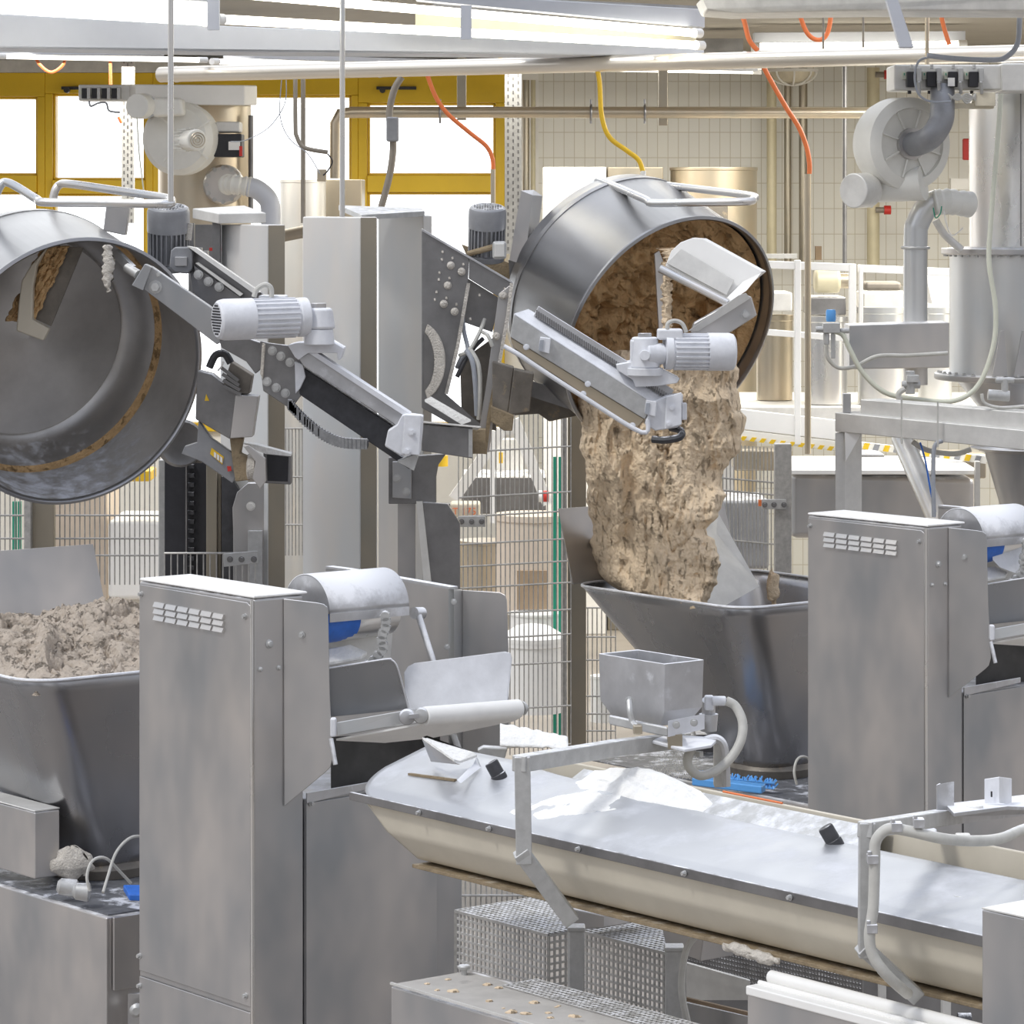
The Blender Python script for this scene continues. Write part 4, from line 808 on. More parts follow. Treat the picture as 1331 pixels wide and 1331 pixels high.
# ---------------------------------------------------------------- hoppers
DH = Vec((2.40, 2.0, 0)); ZR = 1.21
Ah = Vec((.23, 13.92, ZR)); Uh = Vec((.626, -.84, 0)) ; LU = 1.06; Uh = Uh.normalized(); Vh = V.copy(); LV = .95
def rr_loop(o, a, la, b_, lb, r, z, n=8):
    out = []
    for (cx, cy, s0) in ((la - r, r, -pi / 2), (la - r, lb - r, 0), (r, lb - r, pi / 2), (r, r, pi)):
        for k in range(n + 1):
            t = s0 + pi / 2 * k / n; out.append(Vec(o) + a * (cx + r * cos(t)) + b_ * (cy + r * sin(t)) + Z * (z - o.z))
    return out
def hopper(label):
    t = thing('dough_hopper', label, 'hopper', Ah + Uh * LU / 2 + Vh * LV / 2 - Z * .7)
    top = rr_loop(Ah, Uh, LU, Vh, LV, .13, ZR); m = len(top); cb = Vec((1.02, 13.60, .53)); vs = []; NL = 14
    cir = [cb + Uh * (.145 * cos(-pi / 2 + 2 * pi * (k // 9) / 4 + (pi / 2) * (k % 9) / 8)) + Vh * (.145 * sin(-pi / 2 + 2 * pi * (k // 9) / 4 + (pi / 2) * (k % 9) / 8)) for k in range(m)]
    for j in range(NL + 1):
        f = j / NL
        for k in range(m): vs.append(top[k] * (1 - f) + cir[k] * f + (top[k] - cir[k]) * (.035 * sin(pi * f)) * Vec((1, 1, 0)).length * .6)
    fs = [(j * m + k, j * m + (k + 1) % m, (j + 1) * m + (k + 1) % m, (j + 1) * m + k) for j in range(NL) for k in range(m)]
    B().add(vs, fs).build('hopper_shell', M['hop'], t, ang=50, solid=.006)
    B().tube(top, .0065, 8, closed=True).build('rolled_rim', M['floury'], t)
    B().lathe(cb - Z * .022, Z, [(.17, 0), (.175, .03), (.155, .05), (.14, .05)], 40).build('outlet_ring', M['steel_grim'], t)
    Bh = Ah + Vh * LV; lean = -Uh * .07 + Z * .30
    pts = [Ah + Vh * .02, Bh - Vh * .03, Bh - Vh * .06 + lean * 1.0, Ah + Vh * .0 + lean]
    B().prism(pts, Uh * -.005).build('back_plate', M['steel'], t)
    return t
hop2 = hopper('large steel dough hopper under the pouring bowl')
hop1 = copy_tree(hop2); hop1.location = Vec(hop2.location) - DH; hop1['label'] = 'large steel dough hopper filled with dough at the left edge of the photo'
B().prism([W(932, 664, 13.95), W(946, 690, 13.95), W(987, 762, 13.75), W(920, 800, 13.5), W(905, 700, 13.7)], YY * .006).build('inner_chute_plate', M['beam'], hop2)
tag(B().grid(lambda u, v: W(1004, 763, 13.9) + Vec((cos(2 * pi * v) * sin(pi * u) * .028, sin(2 * pi * v) * sin(pi * u) * .02, cos(pi * u) * .065)) * (1 + .5 * NZ.noise(Vec((u * 5, v * 5, 1)))), 20, 20).build('dough_scrap', M['dough']), 'small dough scrap sticking inside the right hopper', 'dough')
A1 = Ah - DH
def heap(u, v):
    p = A1 + Uh * (.05 + (LU - .10) * u) + Vh * (.05 + (LV - .10) * v)
    e = min(u, 1 - u, v, 1 - v); k = min(1, e / .14) ** .6
    p.z = .0; z = -.05 + k * (.045 + .07 * NZ.noise(p * 3) + .075 * lump(p * 3.2 + Vec((4, 0, 0))) + .035 * lump(p * 8) + .014 * lump(p * 19) + .004 * fbm(p * 40, 3) - .05 * crack(p * 6, .10) - .022 * crack(p * 15, .13) - .008 * crack(p * 34, .2))
    z += .10 * math.exp(-((p.x + 1.42) ** 2 + (p.y - 12.0) ** 2) / .02)
    return Vec((p.x + .03 * NZ.noise(p * 9), p.y + .03 * NZ.noise(p * 9 + Vec((5, 5, 5))), ZR + z))
tag(B().grid(heap, 190, 190).build('dough', M['dough_pale'], ang=180), 'greyish brown dough heap lying in the left hopper', 'dough')

# ---------------------------------------------------------------- motors
def motor(parent, name, P, d, r, L, mt, fins=26, side=None, grille=True):
    """finned electric motor from P along d; fan cover at the end"""
    d = Vec(d).normalized(); a, b_ = frame(d)
    body = B().lathe(P, d, [(r * .3, 0), (r * .98, 0), (r * .98, L * .1), (r * .86, L * .12), (r * .86, L * .62)], 40).build(name, M[mt], parent, bev=.002)
    q = B()
    for k in range(fins):
        aa = 2 * pi * k / fins; e = a * cos(aa) + b_ * sin(aa); q.box(P + d * L * .13 + e * r * .84 - d.cross(e) * .003, d * L * .48, e * r * .17, d.cross(e) * .006)
    q.build('cooling_fins', M[mt], body)
    cv = B().lathe(P, d, [(r * .9, L * .60), (r * 1.03, L * .61), (r * 1.03, L * .92), (r * .97, L * .975), (r * .85, L), (.001, L)], 44, cap=False).build('fan_cover', M[mt], body, ang=30)
    if grille:
        g = B()
        for i in range(-5, 6):
            for j in range(-5, 6):
                x, y = (i + .5 * (j % 2)) * .15 * r, j * .14 * r
                if x * x + y * y < (r * .78) ** 2: g.cyl(P + d * L * 1.0 + a * x + b_ * y - d * .001, P + d * (L + .0015) + a * x + b_ * y, r * .055, n=6)
        g.build('grille', M['blackdust'], body)
    return body

# ---- tipper 2 (middle): side plate, struts, vertical motor
T2 = thing('bowl_tipper', 'dark steel tipping mechanism with white bolts, left of the pouring bowl', 'tipper', W(600, 600, 13.7))
YT = 13.6
B().prism([W(548, 298, YT), W(610, 333, YT), W(608, 372, YT), W(594, 450, YT), W(579, 512, YT), W(630, 556, YT), W(634, 572, YT), W(600, 560, YT), W(548, 530, YT)], YY * .02).build('side_plate', M['steel_dark'], T2, bev=.003)
B().prism([W(610, 333, YT), W(666, 368, YT), W(664, 396, YT), W(609, 362, YT)], YY * .02).build('cross_plate', M['steel_dark'], T2, bev=.002)
B().prism([W(608, 362, YT + .12), W(650, 388, YT + .12), W(640, 432, YT + .12), W(600, 418, YT + .12)], YY * .02).build('inner_panel', M['steel_dark'], T2)
B().prism([W(648, 382, YT - .01), W(666, 368, YT - .01), W(662, 400, YT - .01), W(650, 470, YT - .01), W(636, 588, YT - .01), W(618, 588, YT - .01), W(632, 500, YT - .01)], YY * .05).build('strut', M['steel'], T2, bev=.003)
q = B(); q.sq([W(609, 368, YT - .01), W(595, 450, YT - .01), W(580, 512, YT - .01)], .014); q.build('crusted_edge', M['crust'], T2)
B().sq([W(665, 368, YT - .03), W(660, 410, YT - .03), W(648, 478, YT - .03)], .014).build('crusted_edge', M['crust'], T2)
B().sq([W(647, 480, YT - .03), W(636, 540, YT - .03), W(630, 590, YT - .03)], .016).build('grimy_edge', M['rust'], T2)
B().prism([W(548, 297, YT - .01), W(666, 366, YT - .01), W(667, 369, YT - .01), W(548, 300, YT - .01)], YY * .04).build('dusty_top_edge', M['floury'], T2)
B().prism([W(598, 470, YT + .15), W(640, 440, YT + .15), (W(645, 560, YT + .15)), W(600, 548, YT + .15)], YY * .05).build('inner_housing', M['steel_grim'], T2)
for x, y in ((586, 345), (600, 353), (582, 371), (577, 395), (591, 405), (654, 384), (645, 437)):
    B().lathe(W(x, y, YT - .02), -YY, [(.014, 0), (.016, .006), (.015, .016), (.008, .022)], 14).build('bolt', M['crust'], T2)
q = B()
for x, y in ((575, 326), (588, 334), (602, 342), (574, 336), (571, 353), (570, 362), (584, 360), (567, 378), (565, 388), (580, 386), (593, 394), (623, 382), (611, 413), (656, 374)): q.cyl(W(x, y, YT - .001), W(x + .6, y + 3, YT - .004), .0045, n=6)
q.build('paint_drips', M['crust'], T2)
arc = lambda rx, ry, a0, a1, n=20: [W(542 + rx * cos(a0 + (a1 - a0) * k / n), 470 - ry * sin(a0 + (a1 - a0) * k / n), YT - .04) for k in range(n + 1)]
B().prism(arc(37, 52, 1.2, -1.2) + arc(22, 42, -1.1, 1.1), YY * .04).build('pivot_ring', M['crust'], T2, bev=.004)
B().prism([W(551, 436, YT - .02)] + arc(22, 42, 1.1, -1.1) + [W(551, 506, YT - .02)], YY * .02).build('pivot_disc', M['steel_dark'], T2)
o_ = B().prism([W(548, 552, 13.3), W(614, 557, 13.3), W(614, 596, 13.3), W(548, 586, 13.3)], YY * .10).build('square_tube', M['steel_dark'], T2, bev=.003); B().xb(609, 558, 614, 594, 13.29, .1).build('tube_mouth', M['galv'], o_)
B().prism([W(548, 549, 13.28), W(625, 556, 13.28), W(620, 559, 13.4), W(548, 554, 13.4)], Z * .006).build('dusty_shelf', M['flour'], T2)
B().prism([W(552, 522, 13.5), W(560, 518, 13.5), W(612, 548, 13.45), W(600, 552, 13.45)], Z * .008).build('dusty_ledge', M['flour'], T2)
B().xb(614, 558, 632, 590, 13.42, .08).build('grimy_block', M['rust'], T2, bev=.004)
B().prism([W(640, 470, 13.5), W(668, 478, 13.5), W(660, 540, 13.5), W(640, 528, 13.5)], YY * .14).build('control_box', M['steel_grim'], T2, bev=.004)
B().prism([W(668, 480, 13.48), W(694, 486, 13.5), W(688, 535, 13.5), W(660, 540, 13.48)], YY * .15).build('control_box_side', M['steel_grim'], T2, bev=.004)
B().prism([W(638, 528, 13.45), W(668, 540, 13.45), W(666, 560, 13.45), W(655, 560, 13.45), W(638, 548, 13.45)], YY * .1).build('lower_bracket', M['rust'], T2, bev=.004)
B().prism([W(660, 500, 13.9), W(750, 520, 13.9), W(752, 540, 13.9), W(714, 548, 13.9), W(700, 538, 13.9), W(668, 540, 13.9)], YY * .1).build('bowl_cradle', M['steel_grim'], T2, bev=.004)
q = B().bar(W(690, 505, 13.8), W(742, 522, 13.8), .03, .06).build('cradle_bar', M['steel_dark'], T2)
for k, (pp, r_, mm_) in enumerate((([(600, 400, 13.65), (603, 430, 13.62), (608, 455, 13.6), (600, 465, 13.6), (594, 478, 13.62)], .009, 'cable'), ([(630, 415, 13.65), (622, 435, 13.6), (610, 455, 13.58), (597, 462, 13.6)], .008, 'greyhose'), ([(606, 455, 13.58), (614, 470, 13.56), (618, 500, 13.56), (620, 540, 13.58)], .010, 'cable'), ([(612, 455, 13.58), (622, 475, 13.56), (624, 510, 13.56), (622, 545, 13.58)], .009, 'greyhose'), ([(628, 432, 13.6), (634, 436, 13.55), (640, 450, 13.55)], .008, 'greyhose'), ([(594, 490, 13.6), (604, 470, 13.6), (616, 452, 13.6), (628, 440, 13.62)], .009, 'blackdust'))):
    tubepx(pp, r_, 8).build('cable', M[mm_], T2)
m2 = motor(T2, 'tipping_motor', W(632, 338, 13.75), Vec((.03, -.25, 1)), S(24, 13.7), S(72, 13.7), 'motor')
q = B(); c_ = W(650, 325, 13.62); q.box(c_ + Vec((-.03, -.05, -.035)), X * .055, YY * .06, Z * .07); q.build('terminal_box', M['galv'], m2, bev=.01); B().box(c_ + Vec((-.022, -.056, -.027)), X * .04, YY * .008, Z * .054).build('box_lid', M['beam'], m2, bev=.004)
B().cyl(W(609, 330, 13.7), W(645, 320, 13.62), .012, n=10).build('dirty_conduit', M['rust'], T2)
q = B().prism([W(600, 318, 13.9), W(670, 345, 13.9), W(665, 368, 13.9), W(610, 340, 13.9)], YY * .15).build('motor_base', M['rust'], T2)
q = B(); q.prism([W(677, 249, 13.75), W(692, 255, 13.75), W(682, 345, 13.75), W(662, 338, 13.75)], YY * .02 ); q.prism([W(692, 255, 13.75), W(705, 256, 13.8), W(694, 350, 13.8), W(682, 345, 13.75)], YY * .02); q.prism([W(677, 249, 13.75), W(692, 255, 13.75), W(705, 256, 13.8), W(694, 248, 13.8)], Z * .004)
q.build('upright_post', M['steel'], T2)
B().prism([W(661, 338, 13.8), W(690, 340, 13.8), W(674, 395, 13.8), W(664, 388, 13.8)], YY * .1).build('bowl_bracket', M['steel_dark'], T2)
# column foot below tipper 2
t = thing('tipper_support', 'grey curved support with bolts under the middle tipping mechanism', 'support', W(550, 900, 13.8))
q = B().prism([W(505, 595, 13.75), W(580, 590, 13.75), W(570, 604, 13.75), W(567, 620, 13.75), W(567, 655, 13.75), W(505, 655, 13.75)], YY * .05).build('curved_plate', M['steel_dark'], t, bev=.003)
q = B().prism([W(510, 600, 13.7), W(535, 600, 13.7), W(535, 649, 13.7), W(510, 647, 13.7)], YY * .02).build('bolt_plate', M['steel'], t, bev=.003)
for x, y in ((516, 622), (528, 639)): B().bolt(W(x, y, 13.7), -YY, .011).build('bolt', M['galv'], t)
B().xb(517, 655, 540, 900, 13.8, .05).build('left_panel', M['steel'], t); B().xb(555, 655, 585, 900, 13.8, .05).build('right_panel', M['steel_dark'], t)
B().prism([W(541, 652, 13.7), W(549, 652, 13.7), W(561, 760, 13.7), W(551, 760, 13.7)], YY * .03).build('slanted_bar', M['beam'], t)
B().prism([W(549, 653, 13.72), W(582, 655, 13.72), W(598, 680, 13.72), W(598, 900, 13.72), W(566, 900, 13.72)], YY * .04).build('box_cover', M['steel_dark'], t, bev=.003)

# ---- scraper slide 2
S2 = thing('scraper_slide', 'floury slide beam with a white gear motor reaching in front of the pouring bowl', 'scraper', W(770, 500, 13.0))
YS = 13.0
def beam2(p, dep, name, m, parent=S2, bev=.003, Y=YS): return B().prism([W(x, y, Y) for x, y in p], YY * dep).build(name, M[m], parent, bev=bev)
beam2([(668, 409), (850, 525), (838, 545), (663, 438)], .16, 'slide_beam', 'galv')
beam2([(663, 438), (838, 545), (826, 558), (668, 452)], .12, 'beam_underside', 'steel_warm', Y=YS + .02)
B().prism([W(668, 409, YS), W(687, 403, YS + .08), W(872, 516, YS + .08), W(850, 525, YS)], Z * .004).build('beam_top', M['motor_white'], S2)
b = B(); b.prism([W(700, 398, YS + .05), W(876, 507, YS + .05), W(870, 518, YS + .05), W(694, 410, YS + .05)], YY * .04); b.build('rack_strip', M['floury'], S2, bev=.002)
q = B()
for k in range(62):
    f = k / 61; x = 697 + (868 - 697) * f; y = 405 + (514 - 405) * f; q.xb(x, y - 2, x + 1.3, y + 7, YS + .044, .006)
q.build('rack_teeth', M['steel_dark'], S2)
beam2([(801, 474), (836, 468), (884, 492), (880, 498), (853, 502), (826, 503), (823, 494), (803, 482)], .17, 'motor_mount', 'motor_white', Y=YS - .02)
beam2([(848, 522), (868, 514), (888, 512), (886, 552), (880, 556), (852, 560), (838, 552)], .1, 'end_block', 'motor_white', Y=YS - .02, bev=.006)
beam2([(866, 516), (886, 510), (886, 552), (864, 558)], .02, 'end_plate', 'motor_white', Y=YS - .05)
q = B(); q.xb(886, 524, 893, 546, YS - .03, .05); q.build('side_lug', M['motor_white'], S2, bev=.004)
for x, y in ((873, 530), (869, 551)): B().bolt(W(x, y, YS - .05), -YY, .008).build('bolt', M['motor_white'], S2)
q = B().tube(smooth([W(848, 571, YS - .02), W(866, 572, YS - .04), W(884, 568, YS - .04), (W(885, 560, YS)), W(872, 556, YS + .05)], 6), .014, 8); q.build('drag_chain', M['blackdust'], S2)
tubepx([(655, 450, YS - .02), (676, 462, YS - .03), (698, 477, YS - .03), (760, 517, YS - .03), (834, 562, YS - .03), (842, 545, YS - .03)], .009, 10).build('cable', M['motor_white'], S2)
for x, y in ((708, 448), (846, 530)):
    s_ = B().prism([W(x - 6, y - 10, YS - .04), W(x + 8, y - 8, YS - .04), W(x + 6, y + 12, YS - .04), W(x - 8, y + 8, YS - .04)], YY * .04).build('sensor', M['motor_white'], S2, bev=.003)
    B().prism([W(x - 6, y - 6, YS - .045), W(x - 1, y - 6, YS - .045), W(x - 3, y + 9, YS - .045), W(x - 8, y + 7, YS - .045)], YY * .004).build('blue_face', M['cable'], s_)
for x, y in ((684, 451), (764, 499), (758, 512), (822, 553)): B().bolt(W(x, y, YS - .01), -YY, .008).build('clip', M['motor_white'], S2)
g = motor(S2, 'gear_motor', W(864, 457, YS - .0), Vec((1, .12, -.01)), S(24, YS), S(92, YS), 'motor_white', 22, grille=False)
q = B(); q.cyl(W(838, 478, YS), W(838, 438, YS), S(20, YS), S(17, YS), n=28); q.build('gearbox', M['motor_white'], g, bev=.008)
q = B(); q.xb(820, 442, 832, 470, YS - .03, .1); q.cyl(W(838, 460, YS - .03), W(862, 460, YS - .0), S(14, YS), n=20); q.build('gear_neck', M['motor_white'], g, bev=.008)
B().cyl(W(838, 438, YS), W(838, 433, YS), S(9, YS), n=20).build('gear_cap', M['steel'], g, bev=.002); B().cyl(W(838, 462, YS - .14), W(838, 462, YS - .02), S(7, YS), n=18).build('side_cap', M['motor_white'], g, bev=.003)
B().cyl(W(838, 488, YS), W(838, 478, YS), S(24, YS), n=28).build('gear_foot', M['motor_white'], g, bev=.003)
B().xb(855, 428, 888, 442, YS - .04, .1).build('terminal_box', M['motor_white'], g, bev=.008)
tubepx([(868, 432, YS - .03), (868, 421, YS - .03), (877, 417, YS - .03), (887, 421, YS - .03), (892, 432, YS - .03)], .008, 8).build('cable_loop', M['greyhose'], g)
# scraper arm and blade in bowl 2
B().prism([W(898, 433, 13.2), W(902, 420, 13.2), W(968, 382, 13.2), W(977, 386, 13.2), W(984, 410, 13.2), W(942, 437, 13.2), (W(920, 440, 13.2))], YY * .07).build('scraper_arm', M['steel'], S2, bev=.005)
B().prism([W(895, 430, 13.17), W(960, 384, 13.17), W(970, 381, 13.17), W(975, 388, 13.18), W(908, 430, 13.18)], YY * .02).build('arm_top', M['beam'], S2)
B().bolt(W(969, 409, 13.2), -YY, .013, .012).build('bolt', M['galv'], S2)
SB = thing('bowl_scraper', 'white plastic scraper blade on a steel rod inside the pouring bowl', 'scraper', W(920, 360, 13.35))
q = B().prism([W(864, 346, 13.36), W(872, 326, 13.36), W(884, 315, 13.36), W(900, 309, 13.36), W(913, 310, 13.36), W(991, 353, 13.3), W(968, 371, 13.3), W(948, 390, 13.3), W(942, 388, 13.3)], Vec((.02, .03, 0))); q.build('plastic_plate', M['white'], SB, bev=.004)
B().prism([W(866, 342, 13.35), W(885, 323, 13.35), W(955, 364, 13.29), W(944, 384, 13.29)], YY * .005).build('steel_holder', M['beam'], SB, bev=.002)
B().prism([W(966, 366, 13.29), W(990, 354, 13.29), W(970, 378, 13.27), W(949, 392, 13.27), W(944, 388, 13.29)], YY * .006).build('blade_edge', M['white'], SB)
B().cyl(W(858, 349, 13.33), W(946, 394, 13.25), .016, n=18).build('rod', M['steel_bright'], SB)
B().prism([W(851, 330, 13.42), W(857, 326, 13.42), W(864, 345, 13.42), W(862, 432, 13.42), W(857, 432, 13.42)], Vec((.0, .1, 0))).build('knife_plate', M['steel'], SB)
B().grid(lambda u, v: W(866 + 8 * cos(2 * pi * v) * (1 - .2 * u), 340 + 95 * u, 13.45 + .05 * sin(2 * pi * v)) + Vec((1, 0, 0)) * .012 * fbm(Vec((v * 3, u * 20, 1))), 60, 16).build('dough_crust', M['dough'], SB)
B().grid(lambda u, v: W(870 + 12 * cos(2 * pi * v) * (1.1 - u), 322 + 22 * u, 13.42 + .03 * sin(2 * pi * v)) + Vec((1, 0, 0)) * .02 * fbm(Vec((v * 3, u * 9, 6))), 24, 16).build('dough_scrap', M['dough'], SB)

# ---- tipper 1 and scraper 1 (left)
T1 = thing('bowl_tipper', 'grey tipping mechanism with an upright motor behind the left mixing bowl', 'tipper', W(280, 600, 12.8))
m1 = motor(T1, 'tipping_motor', W(219, 350, 12.95), Vec((.02, -.22, 1)), S(27, 12.9), S(84, 12.9), 'motor')
q = B().prism([W(222, 326, 12.75), W(227, 321, 12.75), W(246, 321, 12.75), W(251, 327, 12.75), W(250, 350, 12.75), W(244, 356, 12.75), W(226, 354, 12.75), W(220, 347, 12.75)], YY * .08).build('terminal_box', M['motor'], m1, bev=.006)
B().xb(227, 334, 243, 346, 12.735, .015).build('box_plate', M['steel'], m1, bev=.002)
B().cyl(W(246, 290, 12.9), W(244, 312, 12.9), S(5, 12.9), n=14).build('lifting_eye', M['crust'], m1)
B().prism([W(243, 322, 12.8), W(252, 322, 12.8), W(345, 384, 12.75), W(345, 420, 12.75), W(300, 420, 12.75), W(250, 380, 12.8)], YY * .05).build('side_channel', M['steel_dark'], T1, bev=.003)
B().prism([W(243, 320, 12.72), W(254, 322, 12.72), W(338, 380, 12.7), W(330, 382, 12.7)], YY * .08).build('channel_flange', M['beam'], T1)
B().prism([W(254, 342, 12.74), W(258, 341, 12.74), W(316, 382, 12.72), W(312, 385, 12.72)], YY * .02).build('channel_lip', M['beam'], T1)
B().prism([W(252, 345, 12.76), W(312, 386, 12.74), W(312, 410, 12.74), W(262, 392, 12.76)], YY * .02).build('inner_plate', M['steel_dark'], T1)
for x, y in ((258, 357), (271, 366), (285, 373)): B().bolt(W(x, y, 12.74), -YY, .012, .012).build('bolt', M['galv'], T1)
S1 = thing('scraper_slide', 'dusty square arm, gear motor and black slide beam in front of the left bowl', 'scraper', W(330, 500, 12.2))
def P1(p, dep, name, m, Y, bev=.003, parent=S1): return B().prism([W(x, y, Y) for x, y in p], YY * dep).build(name, M[m], parent, bev=bev)
P1([(187, 376), (196, 346), (285, 407), (292, 440), (282, 448)], .07, 'scraper_arm', 'steel', 12.25)
P1([(171, 371), (188, 343), (197, 347), (186, 378)], .07, 'arm_end', 'steel', 12.22)
B().bolt(W(202, 373, 12.25), -YY, .016, .014).build('bolt', M['galv'], S1); B().bolt(W(206, 357, 12.25), -YY, .006).build('bolt', M['galv'], S1)
P1([(278, 425), (340, 446), (341, 478), (332, 486), (320, 470), (288, 452)], .1, 'arm_root', 'steel_dark', 12.25)
B().cyl(W(165, 348, 12.3), W(180, 357, 12.26), .017, n=16).build('spindle', M['galv'], S1)
B().bar(W(150, 328, 12.4), W(172, 350, 12.35), .02, .03).build('scraper_link', M['steel'], S1)
P1([(338, 443), (350, 446), (397, 452), (398, 464), (385, 480), (391, 515), (378, 532), (342, 508), (340, 490)], .03, 'bolt_plate', 'steel_dark', 12.2)
for x, y in ((354, 456), (365, 463), (377, 471), (347, 496), (359, 504), (371, 511)): B().bolt(W(x, y, 12.2), -YY, .011, .01).build('bolt', M['galv'], S1)
P1([(341, 446), (345, 447), (342, 494), (338, 486)], .02, 'crusted_edge', 'crust', 12.19)
P1([(374, 449), (385, 446), (432, 444), (447, 453), (443, 467), (439, 468), (438, 459), (400, 459), (388, 468), (383, 464)], .16, 'motor_mount', 'motor_white', 12.12)
P1([(383, 470), (394, 474), (397, 490), (390, 505), (384, 512)], .05, 'crusted_bracket', 'motor_white', 12.17)
P1([(400, 459), (413, 461), (533, 541), (518, 556), (514, 552), (394, 475), (389, 467)], .02, 'upper_flange', 'floury', 12.15)
P1([(389, 466), (400, 461), (518, 546), (514, 553)], .1, 'beam_top', 'steel_dark', 12.17)
P1([(392, 476), (512, 555), (500, 580), (541, 606), (532, 610), (388, 512)], .1, 'black_rail', 'blackdust', 12.2)
P1([(400, 458), (411, 458), (534, 538), (526, 541)], .12, 'light_edge', 'motor_white', 12.13, .001)
P1([(504, 560), (516, 552), (522, 540), (528, 538), (550, 541), (549, 560), (546, 590), (520, 592), (500, 580)], .1, 'end_block', 'motor_white', 12.1, .005)
P1([(526, 539), (548, 540), (545, 592), (522, 590)], .02, 'end_plate', 'motor_white', 12.06, .003)
for x, y in ((535, 562), (530, 587)): B().bolt(W(x, y, 12.06), -YY, .009).build('bolt', M['motor_white'], S1)
P1([(516, 600), (541, 590), (543, 596), (538, 612)], .12, 'trim_edge', 'galv', 12.12, .001)
q = B(); pts = smooth([W(377, 526, 12.15), W(395, 545, 12.15), W(420, 565, 12.15), W(445, 575, 12.15), W(478, 577, 12.17)], 7)
q.tube(pts, .016, 8); q.build('drag_chain', M['blackdust'], S1); q = B()
for i in range(0, len(pts) - 1): q.cbox(pts[i], .014, .042, .036)
q.build('chain_links', M['rack'], S1)
g = motor(S1, 'gear_motor', W(398, 412, 12.1), Vec((-1, -.42, -.02)), S(26, 12.1), S(122, 12.1), 'motor_white', 22)
q = B().cyl(W(416, 428, 12.1), W(416, 400, 12.1), S(21, 12.1), S(17, 12.1), n=8); q.build('gearbox', M['motor_white'], g, bev=.012)
B().cyl(W(415, 448, 12.1), W(415, 428, 12.1), S(20, 12.1), S(18, 12.1), n=28).build('gear_foot', M['motor_white'], g, bev=.004)
B().cyl(W(414, 400, 12.1), W(414, 394, 12.1), S(10, 12.1), n=20).build('gear_cap', M['steel'], g, bev=.002)
B().xb(336, 384, 372, 394, 12.06, .1).build('terminal_box', M['motor_white'], g, bev=.006)
tubepx([(330, 386, 12.05), (334, 376, 12.05), (344, 370, 12.05), (352, 374, 12.05), (353, 386, 12.05)], .009, 8).build('cable_loop', M['greyhose'], g)
# hook inside bowl 1
HK = thing('dough_hook', 'cream plastic dough scraper hook stained with dough, inside the left bowl', 'scraper', W(60, 400, 12.5))
B().prism([W(40, 345, 12.45), W(62, 320, 12.45), W(48, 345, 12.45), (W(43, 372, 12.45)), W(42, 415, 12.45), W(64, 427, 12.45), W(56, 443, 12.45), W(21, 430, 12.45), W(24, 395, 12.45), W(28, 365, 12.45)], YY * .05).build('plastic_edge', M['cream'], HK, bev=.006)
B().grid(lambda u, v: W(52 + 36 * u - 16 * (1 - u) * 0 + 2, 320, 12.5) + Vec((-.16 * v * .8 + .01 * fbm(Vec((u * 4, v * 9, 0))), .02 * fbm(Vec((u * 9, v * 9, 3))), -.27 * v)), 20, 40).build('dough_smear', M['dough_in'], HK, solid=.01)
B().prism([W(64, 318, 12.53), W(108, 322, 12.53), W(66, 424, 12.53), W(44, 414, 12.53)], YY * .02).build('hook_plate', M['steel_grim'], HK)
tag(B().grid(lambda u, v: W(140 + 7 * cos(2 * pi * v) * (sin(pi * (u * .85 + .12)) + .1) + 3 * NZ.noise(Vec((0, u * 4, 0))), 318 + 62 * u, 12.25 + .02 * sin(2 * pi * v)) + Vec((1, 0, 0)) * .01 * fbm(Vec((v * 2, u * 9, 6))), 40, 16).build('dough_scrap', M['crust']), 'pale dough scrap hanging from the rim of the left bowl', 'dough')
# box with yellow triangle
CB = thing('control_box', 'grey control box with a small yellow triangle sticker, right of the left bowl', 'box', W(300, 560, 12.5))
P1([(256, 482), (275, 487), (309, 513), (299, 571), (254, 545)], .12, 'box_body', 'steel_dark', 12.45, .004, CB)
P1([(306, 513), (336, 515), (328, 568), (299, 570)], .1, 'box_side', 'steel', 12.43, .003, CB)
P1([(268, 512), (272, 521), (266, 521)], .003, 'warning_triangle', 'yhose', 12.445, 0, CB)
P1([(300, 470), (328, 488), (324, 512), (312, 512), (290, 500)], .1, 'cable_inlet', 'steel_grim', 12.44, .004, CB)
q = B()
for k in range(4): q.bar(W(288 + k * 1, 478 + k * 8, 12.42), W(310 + k * 1, 495 + k * 6, 12.42), .012)
q.build('bars', M['steel_dark'], CB); tubepx([(272, 478, 12.4), (280, 462, 12.4), (292, 460, 12.4), (300, 472, 12.4)], .014, 10).build('hose', M['blackdust'], CB); tubepx([(283, 482, 12.38), (288, 476, 12.38), (290, 470, 12.38)], .004, 6).build('wire', M['white'], CB)
LA = thing('tipping_lever', 'dirty lower arm with a small orange label and a red mark, below the control box', 'arm', W(300, 620, 12.5))
P1([(258, 546), (275, 570), (318, 600), (302, 628), (262, 600), (236, 590), (240, 580), (256, 575)], .05, 'arm_plate', 'motor', 12.5, .003, LA)
o_ = P1([(275, 582), (291, 594), (289, 604), (273, 590)], .003, 'orange_label', 'yhose', 12.495, 0, LA)
for k in range(3): P1([(278 + k * 4, 587 + k * 3), (281 + k * 4, 589 + k * 3), (281 + k * 4, 596 + k * 3), (278 + k * 4, 594 + k * 3)], .003, 'white_mark', 'white', 12.49, 0, o_)
P1([(295, 606), (300, 606), (301, 612), (296, 613)], .004, 'red_mark', 'red', 12.49, 0, LA)
P1([(298, 565), (316, 570), (312, 590), (326, 596), (326, 624), (306, 626), (302, 600)], .08, 'grimy_block', 'rust', 12.47, .004, LA)
B().lathe(W(328, 608, 12.5), X, [(.035, -.02), (.05, -.015), (.05, .01), (.035, .015)], 24).build('flange', M['crust'], LA)
